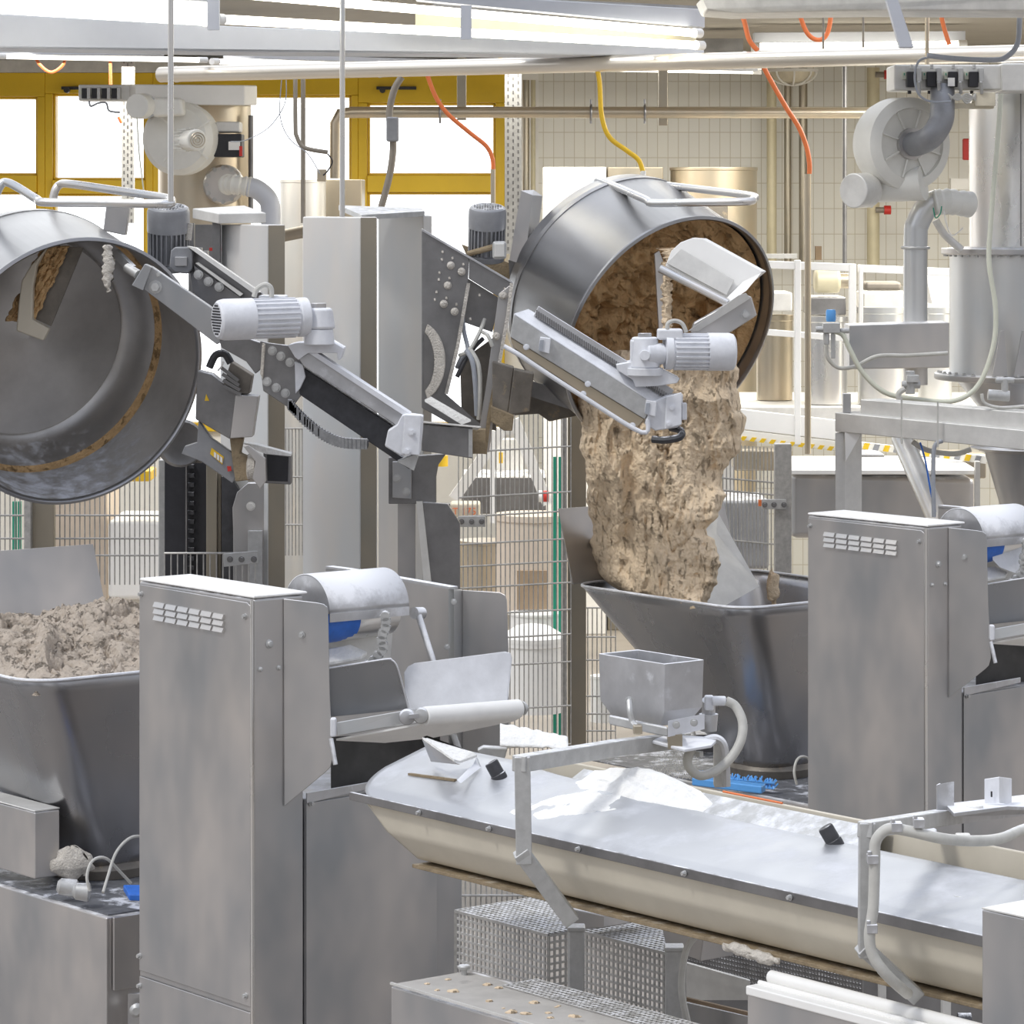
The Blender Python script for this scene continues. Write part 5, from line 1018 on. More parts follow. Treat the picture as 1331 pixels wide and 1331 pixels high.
P1([(316, 580), (322, 578), (345, 596), (346, 625), (338, 636), (328, 622), (332, 600)], .03, 'lug_plate', 'steel', 12.44, .003, LA)
o_ = P1([(342, 584), (378, 590), (378, 630), (344, 628)], .1, 'square_tube', 'steel_dark', 12.55, .003, LA)
P1([(347, 591), (375, 594), (374, 626), (348, 625)], .01, 'tube_mouth', 'black', 12.545, 0, o_); P1([(316, 576), (332, 578), (378, 590), (378, 593), (345, 590), (330, 584)], .08, 'dusty_top', 'flour', 12.53, 0, LA)
tag(B().lathe(W(232, 575, 12.9), Vec((.3, -1, 0)), [(.05, 0), (.085, .0), (.09, .04), (.08, .06), (.055, .05)], 32).build('pivot_bearing', M['steel_dark']), 'dark pivot bearing tucked behind the lower right of the left bowl', 'bearing')
tag(B().prism([W(216, 588, 12.9), W(268, 592, 12.9), W(262, 602, 12.9), W(216, 600, 12.9)], YY * .2).build('cradle_arm', M['steel_grim']), 'grimy cradle arm above the black lift shaft', 'arm')
# ---------------------------------------------------------------- dough divider machine (built once, then copied to the second line)
DM = Vec((2.21, 2.2, 0))
MC = thing('dough_divider', 'tall grey steel dough divider with louvres, in the left foreground', 'machine', Vec((-.5, 10.3, 0)))
C = W(330, 779, 10)
b = B(); _, ca, cb_, cd_ = b.uv(330, 779, 10, 181, 395, zb=.02); b.build('cabinet', M['steel'], MC, bev=.008)
fp = pU(330, 10.0)
def fprism(px, th, name, m, par, bev=.002, P=fp, off=0.):
    n = P.n * (1 if P.n.y > 0 else -1); pts = [P(x, y) - n * (th + off) for x, y in px]
    return B().prism(pts, n * th).build(name, M[m], par, bev=bev)
door = fprism([(183, 759), (323, 783), (327, 787), (327, 1309), (183, 1261)], .006, 'door_panel', 'steel', MC, .004)
lowp = fprism([(183, 1268), (327, 1316), (328, 1420), (183, 1360)], .006, 'lower_panel', 'steel', MC, .004)
B().tube([fp(329, 780) - fp.n * .004, fp(330, 1400) - fp.n * .004], .005, 8).build('edge_trim', M['steel_bright'], MC)
for r in range(3):
    for c in range(6):
        x0 = 204 + c * 15.4; y0 = 782 + r * 8.6 + (x0 - 204) * .185; x1 = x0 + 13; y1 = y0 + 13 * .185
        p = [fp(x0, y0), fp(x1, y1), fp(x1, y1 + 6), fp(x0, y0 + 6)]; n = fp.n
        q = B(); q.add([p[0] - n * .006, p[1] - n * .006, p[2] - n * .006, p[3] - n * .006, p[3] - n * .016, p[2] - n * .016, p[0] - n * .010, p[1] - n * .010], [(0, 6, 7, 1), (6, 4, 5, 7), (4, 3, 2, 5), (0, 3, 4, 6), (1, 7, 5, 2), (0, 1, 2, 3)])
        q.build('louvre', M['steel_clean'], door)
for x, y in ((186, 772), (321, 801), (184, 1242), (322, 1294), (184, 1281)): B().bolt(fp(x, y) - fp.n * .006, -fp.n, .006).build('bolt', M['galv'], door if y < 1270 and y != 1281 else lowp)
sp = pV(330, 10.0)
for x, y, r in ((350, 837, .010), (338, 870, .006), (362, 868, .006)): B().lathe(sp(x, y), U, [(r * 1.3, 0), (r * 1.3, .003), (r, .004), (r * .8, .010), (.001, .011)], 16).build('bolt', M['galv'], MC)
top = B().prism([C + Z * .002 + U * .0, C + ca + Z * .002, C + ca + cb_ * 1.05 + Z * .002, C + cb_ * 1.08 + Z * .002], Z * .008).build('floury_top', M['flour'], MC, bev=.004)
fl_ = Plane(sp(369, 800) - U * .0, Vec((.25, .97, 0)).normalized())
flap = B().pl([(369, 778), (412, 783), (421, 785), (426, 789), (427, 797), (429, 900), (433, 985), (430, 997), (424, 1003), (370, 1048)], fl_, -.005).build('side_flap', M['steel_grey'] if 'steel_grey' in M else M['steel'], MC, bev=.002)
B().bolt(fl_(393, 825) - fl_.n * .006, -fl_.n, .007).build('bolt', M['galv'], flap)
# lower body
lb = W(396, 1038, 10.13); body_s = ext(lb, V, 568)
b = B(); b.box(lb, -U * .55, V * body_s, -Z * (lb.z - .02)); b.build('lower_body', M['steel'], MC, bev=.006)
lp = pV(396, 10.13); n_ = lp.n
B().prism([lp(396, 1044) + U * .004, lp(566, 1016) + U * .004, lp(566, 1330) + U * .004, lp(396, 1400) + U * .004], U * .004).build('lower_panel', M['steel'], MC, bev=.003)
B().prism([lp(396, 1030) + U * .005, lp(500, 1012) + U * .005, lp(500, 1020) + U * .005, lp(396, 1044) + U * .005], U * .006).build('ledge', M['floury'], MC, bev=.002)
B().bolt(lp(402, 1044) + U * .01, U, .006).build('bolt', M['galv'], MC)
pb = lb + V * (body_s + .02); 
q = B(); q.box(pb - U * .03, V * .10, -U * .25, -Z * (pb.z - .02) ); q.build('corner_post', M['steel'], MC, bev=.004)
# rear side plates
rp_ = pU(583, 10.46)
B().pl([(423, 738), (445, 740), (583, 765), (583, 1010), (423, 960)], rp_, .008).build('side_plate', M['steel'], MC, bev=.002)
B().pl([(423, 736), (447, 739), (585, 763), (585, 766), (423, 741)], rp_, .03).build('plate_edge', M['floury'], MC)
q = B().prism([W(583, 765, 10.46), W(590, 765, 10.47), W(590, 1000, 10.47), W(583, 1000, 10.46)], YY * .02); q.prism([W(590, 766, 10.45), W(601, 767, 10.5), W(601, 1000, 10.5), W(590, 1000, 10.45)], YY * .01); q.build('corner_flange', M['steel_clean'], MC)
rf = B().prism([W(601, 767, 10.5), W(650, 770, 10.42), W(657, 774, 10.41), W(659, 781, 10.41), (W(661, 850, 10.41)), W(662, 960, 10.41), W(655, 988, 10.42), W(601, 1000, 10.5)], Vec((.0, .006, 0))).build('outer_flap', M['steel'], MC, bev=.002)
for x, y in ((590, 782), (581, 841)): B().bolt(W(x, y, 10.44), -YY, .006).build('bolt', M['galv'], MC)
q = B().cyl(W(538, 797, 10.35), W(549, 797, 10.38), .018, n=20); q.cyl(W(544, 800, 10.35), W(563, 860, 10.3), .010, n=14); q.build('lever_rod', M['floury'], MC)
q = B().cyl(W(586, 946, 10.3), W(597, 976, 10.28), .010, n=12); q.cbox(W(587, 948, 10.3), .03, .03, .03); q.build('adjusting_rod', M['galv'], MC)
B().xb(572, 942, 583, 1010, 10.4, .04).build('inner_post', M['steel'], MC)
# dark sheet standing in for the shade inside the machine
B().prism([W(430, 958, 10.28), W(596, 948, 10.5), W(596, 1020, 10.5), W(430, 1030, 10.28)], V * .03).build('interior_shade', M['darkint'], MC)
# hood
h0 = W(427, 800, 10.12); hs = ext(h0, V, 530)
def hp(t, s_): return h0 + V * s_ - U * (.11 - .115 * cos(t)) + Z * (.005 + .105 * sin(t))
vs = []; NN = 24
prof = [(0, -.02)] + []
q = B(); q.grid(lambda u, v: hp(pi * u, hs * v) - Z * (.06 if u == 0 else 0) * 0, 24, 1); q.build('hood_shell', M['floury'], MC, solid=.004)
q = B(); q.prism([hp(pi * k / 20, 0) for k in range(21)], V * .004); q.build('hood_end', M['floury'], MC)
q = B(); q.prism([hp(0, 0) + Z * .0, hp(0, hs), hp(0, hs) - Z * .025, hp(0, 0) - Z * .025], U * .003); q.build('hood_lip', M['floury'], MC)
rl = B().cyl(hp(pi / 2, .01) - Z * .12 + U * .02, hp(pi / 2, hs * .93) - Z * .11 + U * .02, .085, n=40).build('roller', M['steel_bright'], MC)
B().cyl(hp(pi / 2, .005) - Z * .12 + U * .02, hp(pi / 2, hs * .42) - Z * .115 + U * .02, .0855, n=40).build('blue_reflection', M['blue'], rl)  # blue band painted in for the reflection on the curved steel
B().prism([W(427, 826, 10.3), W(505, 810, 10.38), W(500, 860, 10.36), W(427, 868, 10.28)], V * .02).build('back_sheet', M['beam'], MC)
B().prism([W(427, 848, 10.2), W(455, 842, 10.24), W(478, 852, 10.25), W(470, 858, 10.2), (W(427, 866, 10.16))], Z * .012).build('flour_heap', M['flour'], MC, bev=.004)
q = B(); ch = smooth([W(500, 798, 10.18), W(502, 812, 10.18), W(496, 828, 10.18), (W(498, 842, 10.18)), W(488, 855, 10.18), W(476, 866, 10.18)], 4)
for i in range(len(ch) - 1):
    if i % 2 == 0: q.bar(ch[i], ch[i + 1], .012, .030)
    else: q.cyl(ch[i] - YY * .02, ch[i] + YY * .02, .014, n=12); q.bar(ch[i], ch[i + 1], .024, .014)
q.build('chain', M['galv'], MC)
dk = B().prism([W(426, 869, 10.12), W(500, 857, 10.13), W(509, 858, 10.13), (W(515, 864, 10.13)), W(521, 882, 10.13), W(531, 922, 10.13), W(428, 932, 10.12)], V * .006).build('dark_guide_plate', M['hop'], MC, bev=.002)
B().tube(smooth([W(426, 869, 10.115), W(500, 857, 10.125), W(509, 858, 10.125), (W(515, 864, 10.125)), W(521, 882, 10.125), W(531, 922, 10.125)], 3), .003, 6).build('plate_rim', M['floury'], dk)
B().prism([W(531, 935, 10.2), W(526, 895, 10.22), W(525, 874, 10.22), W(530, 866, 10.22), W(538, 862, 10.22), W(655, 847, 10.25), W(662, 849, 10.25), W(664, 856, 10.25), W(659, 902, 10.24), W(657, 918, 10.22), W(540, 935, 10.2)], V * .006).build('white_guide_plate', M['floury2'] if 'floury2' in M else M['motor_white'], MC, bev=.002)
fb = B().prism([W(436, 939, 10.02), W(520, 924, 10.04), W(528, 922, 10.04), W(534, 940, 10.04), W(438, 957, 10.02)], V * .03).build('conveyor_frame', M['steel_clean'], MC, bev=.003)
B().xb(429, 934, 437, 958, 10.0, .03).build('frame_bracket', M['motor_white'], MC, bev=.005); q = B().cyl(W(430, 960, 10), W(436, 994, 9.98), .007, n=10); q.build('clamp_lever', M['floury'], MC)
q = B(); q.lathe(W(529, 932, 10.0), -YY, [(.022, -.01), (.024, 0), (.02, .012), (.01, .016)], 20); q.build('bearing', M['floury'], MC); q = B(); q.lathe(W(547, 930, 9.99), -YY, [(.022, -.01), (.024, 0), (.02, .012), (.008, .016)], 20); q.build('bearing', M['galv'], MC)
q = B(); q.bar(W(532, 931, 9.98), W(545, 930, 9.98), .012); q.build('link', M['floury'], MC)
ra, rb = W(551, 931, 10.0), W(675, 921, 10.2)
B().cyl(ra, rb, S(12.5, 10), n=36).build('front_roller', M['belt'], MC, bev=.004)
B().cyl(rb, rb + (rb - ra).normalized() * .025, .012, n=14).build('roller_end', M['galv'], MC); B().lathe(rb + (rb - ra).normalized() * .01, rb - ra, [(.02, 0), (.02, .006)], 16).build('roller_disc', M['galv'], MC)
B().prism([W(437, 960, 10.06), W(545, 940, 10.02), W(675, 931, 10.2), W(668, 935, 10.25), W(560, 957, 10.15), W(500, 963, 10.12)], Z * -.006).build('conveyor_belt', M['belt'], MC)
MC2 = copy_tree(MC); MC2.location = MC.location + DM; MC2['label'] = 'tall grey steel dough divider with louvres, at the right behind the trough'

# ---------------------------------------------------------------- machine bases under the hoppers
BS = thing('low_machine', 'low dark steel machine base under the left hopper, flour scattered on top', 'base', Vec((-1.5, 11.4, 0)))
b = B(); _, a_, bb_, d_ = b.uv(138, 1193, 10.87, -60, 430, zb=.02); b.build('base_body', M['steel'], BS, bev=.006)
cb0 = W(138, 1193, 10.87)
B().box(cb0 + Z * .001 - U * .02 + V * .02, -U * 1.6, V * .9, Z * .004).build('base_top', M['top_grim'] if 'top_grim' in M else M['floury'], BS)
B().box(cb0 + U * .004 + V * .02, U * .01, V * .3, -Z * .23).build('front_cover', M['steel'], BS, bev=.003)
bs_l = BS['label']
BS2 = copy_tree(BS); BS2.location = BS.location + DH; BS2['label'] = 'low dark steel machine base under the right hopper, holding the blue brush'
t = thing('steel_box', 'closed grey steel box on the machine base at the left photo edge', 'box', W(40, 1140, 11.6)); b = B(); b.uv(45, 1056, 11.25, -90, 78, pyb=1143); b.build('box_body', M['steel'], t, bev=.006)
C_ = W(45, 1056, 11.25); B().box(C_ + Z * .001, -U * .6, V * ext(C_, V, 78), Z * .005).build('box_lid', M['beam'], t, bev=.003)
for lab, d in (('thin pale cable looping high on the left machine base', Vec((0, 0, 0))), ('thin pale cable looping high beside the blue brush', DH)):
    q = B().tube([p + d for p in smooth([W(134, 1160, 10.9), W(140, 1140, 10.95), W(150, 1110, 11.0), W(165, 1092, 11.05), W(180, 1087, 11.1), W(196, 1094, 11.15), W(205, 1115, 11.2), W(206, 1150, 11.3)], 8)], .005, 8)
    tag(q.build('cable', M['greyhose']), lab, 'cable')
    q = B().tube([p + d for p in smooth([W(117, 1158, 10.95), W(113, 1140, 10.95), W(118, 1122, 10.97), W(128, 1115, 11), W(140, 1117, 11.02), W(155, 1132, 11.05), W(170, 1148, 11.08)], 8)], .005, 8)
    tag(q.build('cable', M['greyhose']), lab.replace('high', 'low'), 'cable')
t = thing('plastic_bag', 'clear crumpled plastic cups lying on the left machine base', 'cup', W(95, 1160, 11.2))
B().lathe(W(74, 1151, 11.1), Vec((1, .1, -.2)), [(.014, 0), (.026, .01), (.030, .06), (.024, .065)], 20).build('cup', M['galv'], t); B().lathe(W(95, 1158, 11.0), Vec((1, 0, -.1)), [(.014, 0), (.026, .01), (.030, .05), (.02, .055)], 20).build('cup', M['galv'], t)
tag(B().grid(lambda u, v: W(92, 1122, 11.3) + Vec((.06 * cos(2 * pi * v) * sin(pi * u) * (1 + .6 * NZ.noise(Vec((u * 4, v * 6, 2)))), .03 * sin(2 * pi * v) * sin(pi * u), .05 * cos(pi * u) + .02 * NZ.noise(Vec((v * 6, u * 5, 3))))), 24, 30).build('dough_scrap', M['crust']), 'pale dried dough scrap between the grey box and the left hopper foot', 'dough')
tag(B().prism([W(160, 1158, 10.95), W(200, 1158, 10.95), W(200, 1172, 10.85), W(168, 1171, 10.85)], Z * .02).build('blue_scraper', M['blue'], bev=.004), 'blue plastic piece on the left machine base beside the divider', 'scraper')
q = B().xb(135, 1290, 150, 1420, 10.9, .03); tag(B().xb(153, 1292, 182, 1420, 10.92, .05).build('side_post', M['steel']), 'steel side post below the front cover of the left base', 'post')
tag(B().lathe(W(178, 1312, 10.88), -YY, [(.02, 0), (.022, .02), (.012, .03)], 16).build('knob', M['galv']), 'small steel knob beside the left divider near the floor', 'knob')
# brush
t = thing('hand_brush', 'bright blue hand brush lying on the right machine base', 'brush', W(950, 1020, 13.1))
br = B().box(W(899, 1011, 13.12), W(990, 1022, 12.95) - W(899, 1011, 13.12), Vec((.02, .06, 0)), -Z * .03).build('brush_block', M['blue2'] if 'blue2' in M else M['sky'], t, bev=.006)
q = B(); e0 = W(903, 1009, 13.2); e1 = W(1006, 1019, 13.1); random.seed(3)
for k in range(100):
    p = e0 + (e1 - e0) * (k / 99); q.cyl(p, p + Vec((random.uniform(-.01, .02), .03, random.uniform(.0, .02))), .003, n=5)
    q.cyl(p - Z * .02, p + Vec((random.uniform(-.01, .03), .01, random.uniform(-.02, .0))), .003, n=5)
q.build('bristles', M['sky'], t)['kind'] = 'stuff'
for yy, lab in ((992, 'pale wooden slat beside the right hopper foot, upper of two'), (1003, 'pale wooden slat beside the right hopper foot, lower of two')):
    tag(B().prism([W(1022, yy, 13.6), W(1060, yy + 2, 13.6), W(1060, yy + 8, 13.6), W(1022, yy + 6, 13.6)], YY * .05).build('pallet_piece', M['ply'], bev=.003), lab, 'slat')
tag(B().prism([W(905, 955, 14.1), W(1060, 955, 14.1), W(1060, 1020, 14.1), W(905, 1020, 14.1)], YY * .2).build('rear_housing', M['steel_dark']), 'dark housing behind the right hopper foot', 'housing')

# ---------------------------------------------------------------- trough conveyor
TR = thing('flour_trough', 'long cream and steel trough conveyor crossing the right foreground, flour on its lid', 'trough', Vec((.4, 8.6, .6)))
R0 = W(455, 1031, 9.42); 
def RP(px, dz=0): s_ = ext(R0, U, px); return R0 + U * s_ + Z * dz
Lr = ext(R0, U, 1276)
def q3(s_, v_, z_): return R0 + U * s_ + V * v_ + Z * z_
prof = [(0, 0), (.03, .014), (.12, .036), (.26, .062), (.30, .062)]
def lidz(s_, v_):
    zz = .062
    for (a, z), (b__, z_) in zip(prof, prof[1:]):
        if a <= v_ <= b__: zz = z + (z_ - z) * (v_ - a) / (b__ - a)
    if v_ > .30: zz = .062 + (v_ - .30) * .45
    kk = min(1, max(0, (s_ - .35) / .3))
    return zz * (1.62 * (1 - kk) + kk) + .03 * math.exp(-((s_ - .78) / .22) ** 2) * (min(v_, .3) / .3)
def lid(u, v):
    s_ = Lr * 1.06 * u; j = v * (len(prof) - 1); i = min(int(j), len(prof) - 2); f = j - i
    a = prof[i][0] + (prof[i + 1][0] - prof[i][0]) * f; z = prof[i][1] + (prof[i + 1][1] - prof[i][1]) * f
    # rounded left end
    k = max(0, .14 - s_) / .14; sh = (.12 * (a / .3) ** 2 * 0)
    off = -.10 * (a / .30) * (1 - s_ / Lr * 0) if False else 0
    c = .10 * (1 - sqrt(max(0, 1 - max(0, 1 - a / .12) ** 2)))
    kk = min(1, max(0, (s_ - .35) / .3)); z2 = z * (1.62 * (1 - kk) + kk)
    # raised hump between the two pressed fields
    hump = .03 * math.exp(-((s_ - .78) / .22) ** 2) * (a / .3) + .035 * math.exp(-((s_ - 1.95) / .20) ** 2) * min(1, a / .2) * 0
    dip = -.045 * math.exp(-((s_ - 1.95) / .16) ** 2) * math.exp(-((a - .28) / .1) ** 2)
    dip = 0
    return q3(s_ + (c if s_ < .3 else c * max(0, 1 - (s_ - .3) / .3)), a, z2 + hump + dip)
B().grid(lid, 120, 24).build('lid', M['lid'], TR, solid=.004)
# back band with crease and far rim
q = B(); q.prism([q3(.55, .295, .058), q3(1.7, .295, .058), q3(1.7, .37, .095), q3(.55, .37, .095)], Z * .004); q.build('rear_slope', M['galv'], TR)
q = B(); q.prism([q3(.35, .37, .0), q3(Lr * 1.06, .37, .0), q3(Lr * 1.06, .385, .105), q3(.35, .385, .105)], V * .012); q.build('rear_wall', M['cream'], TR, bev=.003)
B().tube([q3(1.08, .39, .107), q3(1.3, .39, .107)], .003, 6).build('orange_seal', M['orange'], TR)
rim = B().prism([q3(0.0, -.004, .004), q3(Lr * 1.06, -.004, .004), q3(Lr * 1.06, -.004, -.022), q3(.0, -.004, -.018)], V * .01).build('front_rim', M['steel_dark'], TR, bev=.002)
for s_ in (.32, .62, .98, 1.38, 1.75, 2.0): B().bolt(q3(s_, -.005, -.008), -V, .005).build('bolt', M['galv'], rim)
# cream body, rounded profile
bp = [(.0, -.02), (.004, -.03), (.016, -.088), (.07, -.158), (.10, -.168), (.34, -.168), (.40, -.1), (.40, 0)]
def body(u, v):
    j = v * (len(bp) - 1); i = min(int(j), len(bp) - 2); f = j - i
    a = bp[i][0] + (bp[i + 1][0] - bp[i][0]) * f; z = bp[i][1] + (bp[i + 1][1] - bp[i][1]) * f
    s0 = .05 + .16 * (-z / .168) if a < .3 else .3
    return q3(s0 + (Lr * 1.06 - s0) * u, a + .01, z)
B().grid(body, 30, 42).build('trough_body', M['cream'], TR)
B().prism([q3(s_, a + .01, z) for s_, a, z in ((.06, 0, -.02), (.07, .004, -.03), (.134, .016, -.088), (.2, .07, -.158), (.21, .10, -.168), (.28, .34, -.168), (.2, .4, -.05), (.12, .38, .0))], U * .006).build('end_wall', M['cream'], TR)
q = B(); q.prism([q3(.20, .06, -.170), q3(Lr * 1.06, .06, -.170), q3(Lr * 1.06, .06, -.180), q3(.20, .06, -.180)], V * .3); q.build('bottom_rail', M['rust2'] if 'rust2' in M else M['rust'], TR, bev=.002)
for s_, z_ in ((1.52, -.175), (1.60, -.18)): B().grid(lambda u, v, s_=s_, z_=z_: q3(s_ + .06 * cos(pi * u), .045 + .015 * sin(pi * u) * cos(2 * pi * v), z_ + .013 * sin(pi * u) * sin(2 * pi * v) + .008 * NZ.noise(Vec((u * 7, v * 7, s_)))), 20, 20).build('dough_lump', M['crust'], TR)
def onlid(px, py, z=.05):
    """point on the lid surface under a photo position"""
    o = Vec((0, 0, EYE)); r = W(px, py, 1) - o; best = None
    for i in range(700, 1000):
        p = o + r * (i * .01); d = p - R0; v_ = d.dot(V); s_ = d.dot(U)
        if 0 <= v_ <= .36 and d.z <= lidz(s_, v_): return p
    return o + r * 8.9
for x, y, dx, dy, lab in ((650, 1012, -12, -22, 'round dark knob on the left part of the trough lid'), (1086, 1098, -14, -24, 'round dark knob on the right part of the trough lid')):
    p = onlid(x, y); B().lathe(p, W(x + dx, y + dy, p.y) - p, [(.020, -.01), (.021, .0), (.021, .012), (.019, .014), (.019, .046), (.017, .05)], 24).build('knob', M['blackdust'], TR)
p = onlid(842, 1080); B().ring(p, Z, .01, .002, 16, 6).build('rivet', M['galv'], TR); p = onlid(1250, 1165); q = B().ring(p, Z, .016, .003, 20, 6).build('rivet', M['galv'], TR)
p0, p1 = onlid(532, 1009), onlid(592, 1017); B().bar(p0 + Z * .006, p1 + Z * .006, .01, .006).build('lid_strip', M['rust'], TR)
# flour on lid
def pile(label, pts, H, n=70, seed=0.):
    xs = [p[0] for p in pts]; ys = [p[1] for p in pts]
    def fn(u, v):
        i = u * (len(pts) - 1); k = min(int(i), len(pts) - 2); f = i - k
        c = Vec((pts[k][0] * (1 - f) + pts[k + 1][0] * f, pts[k][1] * (1 - f) + pts[k + 1][1] * f, 0)); w = pts[k][2] * (1 - f) + pts[k + 1][2] * f
        a = -1 + 2 * v; s_, v_ = c.x, c.y + a * w
        hh = H * (1 - a * a) * sin(pi * min(1, max(0, u))) ** .6 * (.7 + .8 * NZ.fractal(Vec((s_ * 14, v_ * 14, seed)), .9, 2.1, 5))
        base = lidz(s_, v_)
        return q3(s_, v_, base + max(-.004, hh - .003) + .003 * (abs(a) < .97))
    return tag(B().grid(fn, n, 40).build('flour_pile', M['flour'], ang=180), label, 'flour')
def sv(px, py):
    p = onlid(px, py) - R0; return p.dot(U), p.dot(V)
pile('white flour pile on the trough lid under the small hopper box', [(.62, .31, .04), (.70, .30, .07), (.80, .31, .075), (.92, .31, .07), (1.02, .32, .05), (1.10, .32, .02)], .030)
pile('thin slope of flour spilled to the front of the trough lid', [(.60, .05, .03), (.68, .13, .09), (.76, .16, .12), (.84, .17, .10), (.92, .18, .05)], .007, seed=4)
t = thing('flour_scoop', 'white floury metal scoop lying at the far side of the trough', 'scoop', W(690, 975, 9.6))
B().grid(lambda u, v: W(650 + 88 * u, 962 - 5 * u, 9.75) + Vec((0, 0, 0)) + Vec((0, -.10 + .2 * v, .045 * sin(pi * v) * (1 - .7 * u) - .02 * u + .006 * NZ.noise(Vec((u * 8, v * 8, 1))))), 24, 16).build('scoop_blade', M['flour'], t, solid=.004)
B().grid(lambda u, v: W(676 + 14 * cos(pi * u), 954, 9.75) + Vec((0, .03 * sin(pi * u) * cos(2 * pi * v), .018 * sin(pi * u) * sin(2 * pi * v) + .01 * NZ.noise(Vec((u * 6, v * 6, 2))))), 16, 16).build('flour_clump', M['flour'], t)
tag(B().prism([W(620, 975, 9.7), W(628, 971, 9.7), W(660, 973, 9.7), (W(655, 990, 9.7)), W(626, 988, 9.7)], YY * .04).build('steel_block', M['galv'], bev=.004), 'small floury steel block left of the scoop', 'block')
t = thing('bent_cover_plate', 'bent floury cover plate standing on the left end of the trough lid', 'plate', W(590, 990, 9.35))
B().prism([W(549, 961, 9.3), W(555, 959, 9.3), W(614, 980, 9.3), (W(620, 984, 9.32)), W(598, 992, 9.22), W(590, 990, 9.2)], Z * .006).build('top_face', M['flour'], t)
B().prism([W(549, 962, 9.3), W(591, 991, 9.2), W(598, 994, 9.22), W(560, 990, 9.4), W(556, 980, 9.35)], YY * .006).build('front_face', M['steel'], t); B().prism([W(619, 985, 9.3), W(624, 997, 9.3), W(598, 1018, 9.15), W(594, 1014, 9.15), (W(616, 992, 9.3))], V * .004).build('bent_leg', M['floury'], t)

# ---------------------------------------------------------------- brackets over the trough
def bracket(label, pts, w, m='galv'):
    t = thing('pipe_bracket', label, 'bracket', W(*pts[-1])); P = [W(*q) for q in pts]
    for a, c_ in zip(P, P[1:]):
        d = (c_ - a).normalized(); B().bar(a - d * w * .45, c_ + d * w * .45, w, w, side=YY if abs(d.z) > .5 else None).build('tube_piece', M[m], t, bev=.003)
    return t
Yb = 8.62
bk = bracket('square grey bracket tube bent over the left half of the trough', [(886, 962, 9.35), (800, 972, 9.0), (679, 992, Yb), (681, 1113, Yb), (738, 1190, Yb + .05)], .040)
q = B().prism([W(845, 966, 9.15), W(868, 958, 9.2), (W(935, 962, 9.3)), W(925, 972, 9.15), W(890, 978, 9.1)], Z * .008).build('top_plate', M['motor_white'], bk, bev=.002)
B().cyl(W(909, 977, 9.2), W(909, 983, 9.2), .012, n=6).build('nut', M['galv'], bk)
q = B(); q.bar(W(935, 962, 9.3), W(935, 1022, 9.3), .045, .03); q.build('down_post', M['beam'], bk, bev=.003)
q = B().tube(smooth([W(916, 963, 9.25), W(930, 960, 9.25), W(940, 968, 9.25), W(943, 990, 9.25), W(944, 1022, 9.25)], 6), .012, 10); q.build('conduit', M['floury'], bk)
q = B().xb(868, 955, 887, 974, 9.12, .06).build('box_foot', M['steel_tan'], bk)
# duster box
DB = thing('flour_duster', 'open square flour duster box with tapered bottom, standing on the bracket tube', 'flour box', W(850, 955, 9.3))
cN = W(864, 863, 9.15); aL = -U * ext(cN, -U, 778); aR = V * ext(cN, V, 915); hh = S(1, 9.15)
def ring_(k, z): # footprint scaled
    c = cN + (aL + aR) / 2; return [c + (p - c) * k + Z * (z - 0) for p in (cN, cN + aR, cN + aR + aL, cN + aL)]
r0 = ring_(1, 0); r1 = ring_(.97, -62 * hh); r2 = ring_(.72, -84 * hh); ri0 = ring_(.94, 0); ri1 = ring_(.9, -60 * hh)
vs = r0 + r1 + r2 + ri0 + ri1; fs = []
for k in range(4):
    j = (k + 1) % 4; fs += [(k, j, 4 + j, 4 + k), (4 + k, 4 + j, 8 + j, 8 + k), (k, j, 12 + j, 12 + k), (12 + k, 12 + j, 16 + j, 16 + k)]
fs += [(8, 9, 10, 11), (16, 17, 18, 19)]
B().add(vs, fs).build('box_body', M['duster'] if 'duster' in M else M['floury'], DB, bev=.002)
q = B().prism([W(792, 930, 9.2), W(868, 946, 9.12), (W(868, 958, 9.12)), W(792, 942, 9.2)], YY * .02).build('lower_strip', M['galv'], DB, bev=.004)
q = B().prism([W(868, 937, 9.1), W(914, 928, 9.2), W(914, 948, 9.2), W(868, 958, 9.1)], V * .005).build('side_plate', M['motor_white'], DB, bev=.002)
for x, y in ((879, 942), (902, 939)): B().bolt(W(x, y, 9.1), -YY, .007).build('bolt', M['galv'], q)
q = B().tube(smooth([W(818, 911, 9.12), W(819, 925, 9.1), W(822, 938, 9.1), W(828, 946, 9.08)], 5), .008, 8); q.build('latch', M['galv'], DB); B().bolt(W(818, 911, 9.14), -YY, .008).build('bolt', M['galv'], DB); B().xb(823, 943, 835, 955, 9.06, .03).build('latch_block', M['steel_warm'], DB, bev=.004)
q = B().cyl(W(921, 950, 9.35), W(921, 928, 9.35), .022, .026, n=20); q.cyl(W(921, 928, 9.35), W(921, 910, 9.33), .018, n=16); q.build('valve_motor', M['floury'], DB)
q = B().xb(916, 905, 928, 924, 9.3, .03); q.cyl(W(925, 911, 9.3), W(944, 911, 9.3), .013, n=14); q.build('elbow_fitting', M['motor_white'], DB, bev=.005)
tag(B().tube(smooth([W(944, 911, 9.3), W(956, 918, 9.3), W(965, 938, 9.28), W(963, 962, 9.26), W(950, 985, 9.24), W(930, 1002, 9.22), W(910, 1008, 9.2), W(896, 998, 9.2), W(894, 985, 9.2), W(900, 974, 9.2)], 8), .0125, 14).build('hose', M['greyhose']), 'thick grey hose looping from the flour duster box down and back', 'hose')
random.seed(11); q = B()
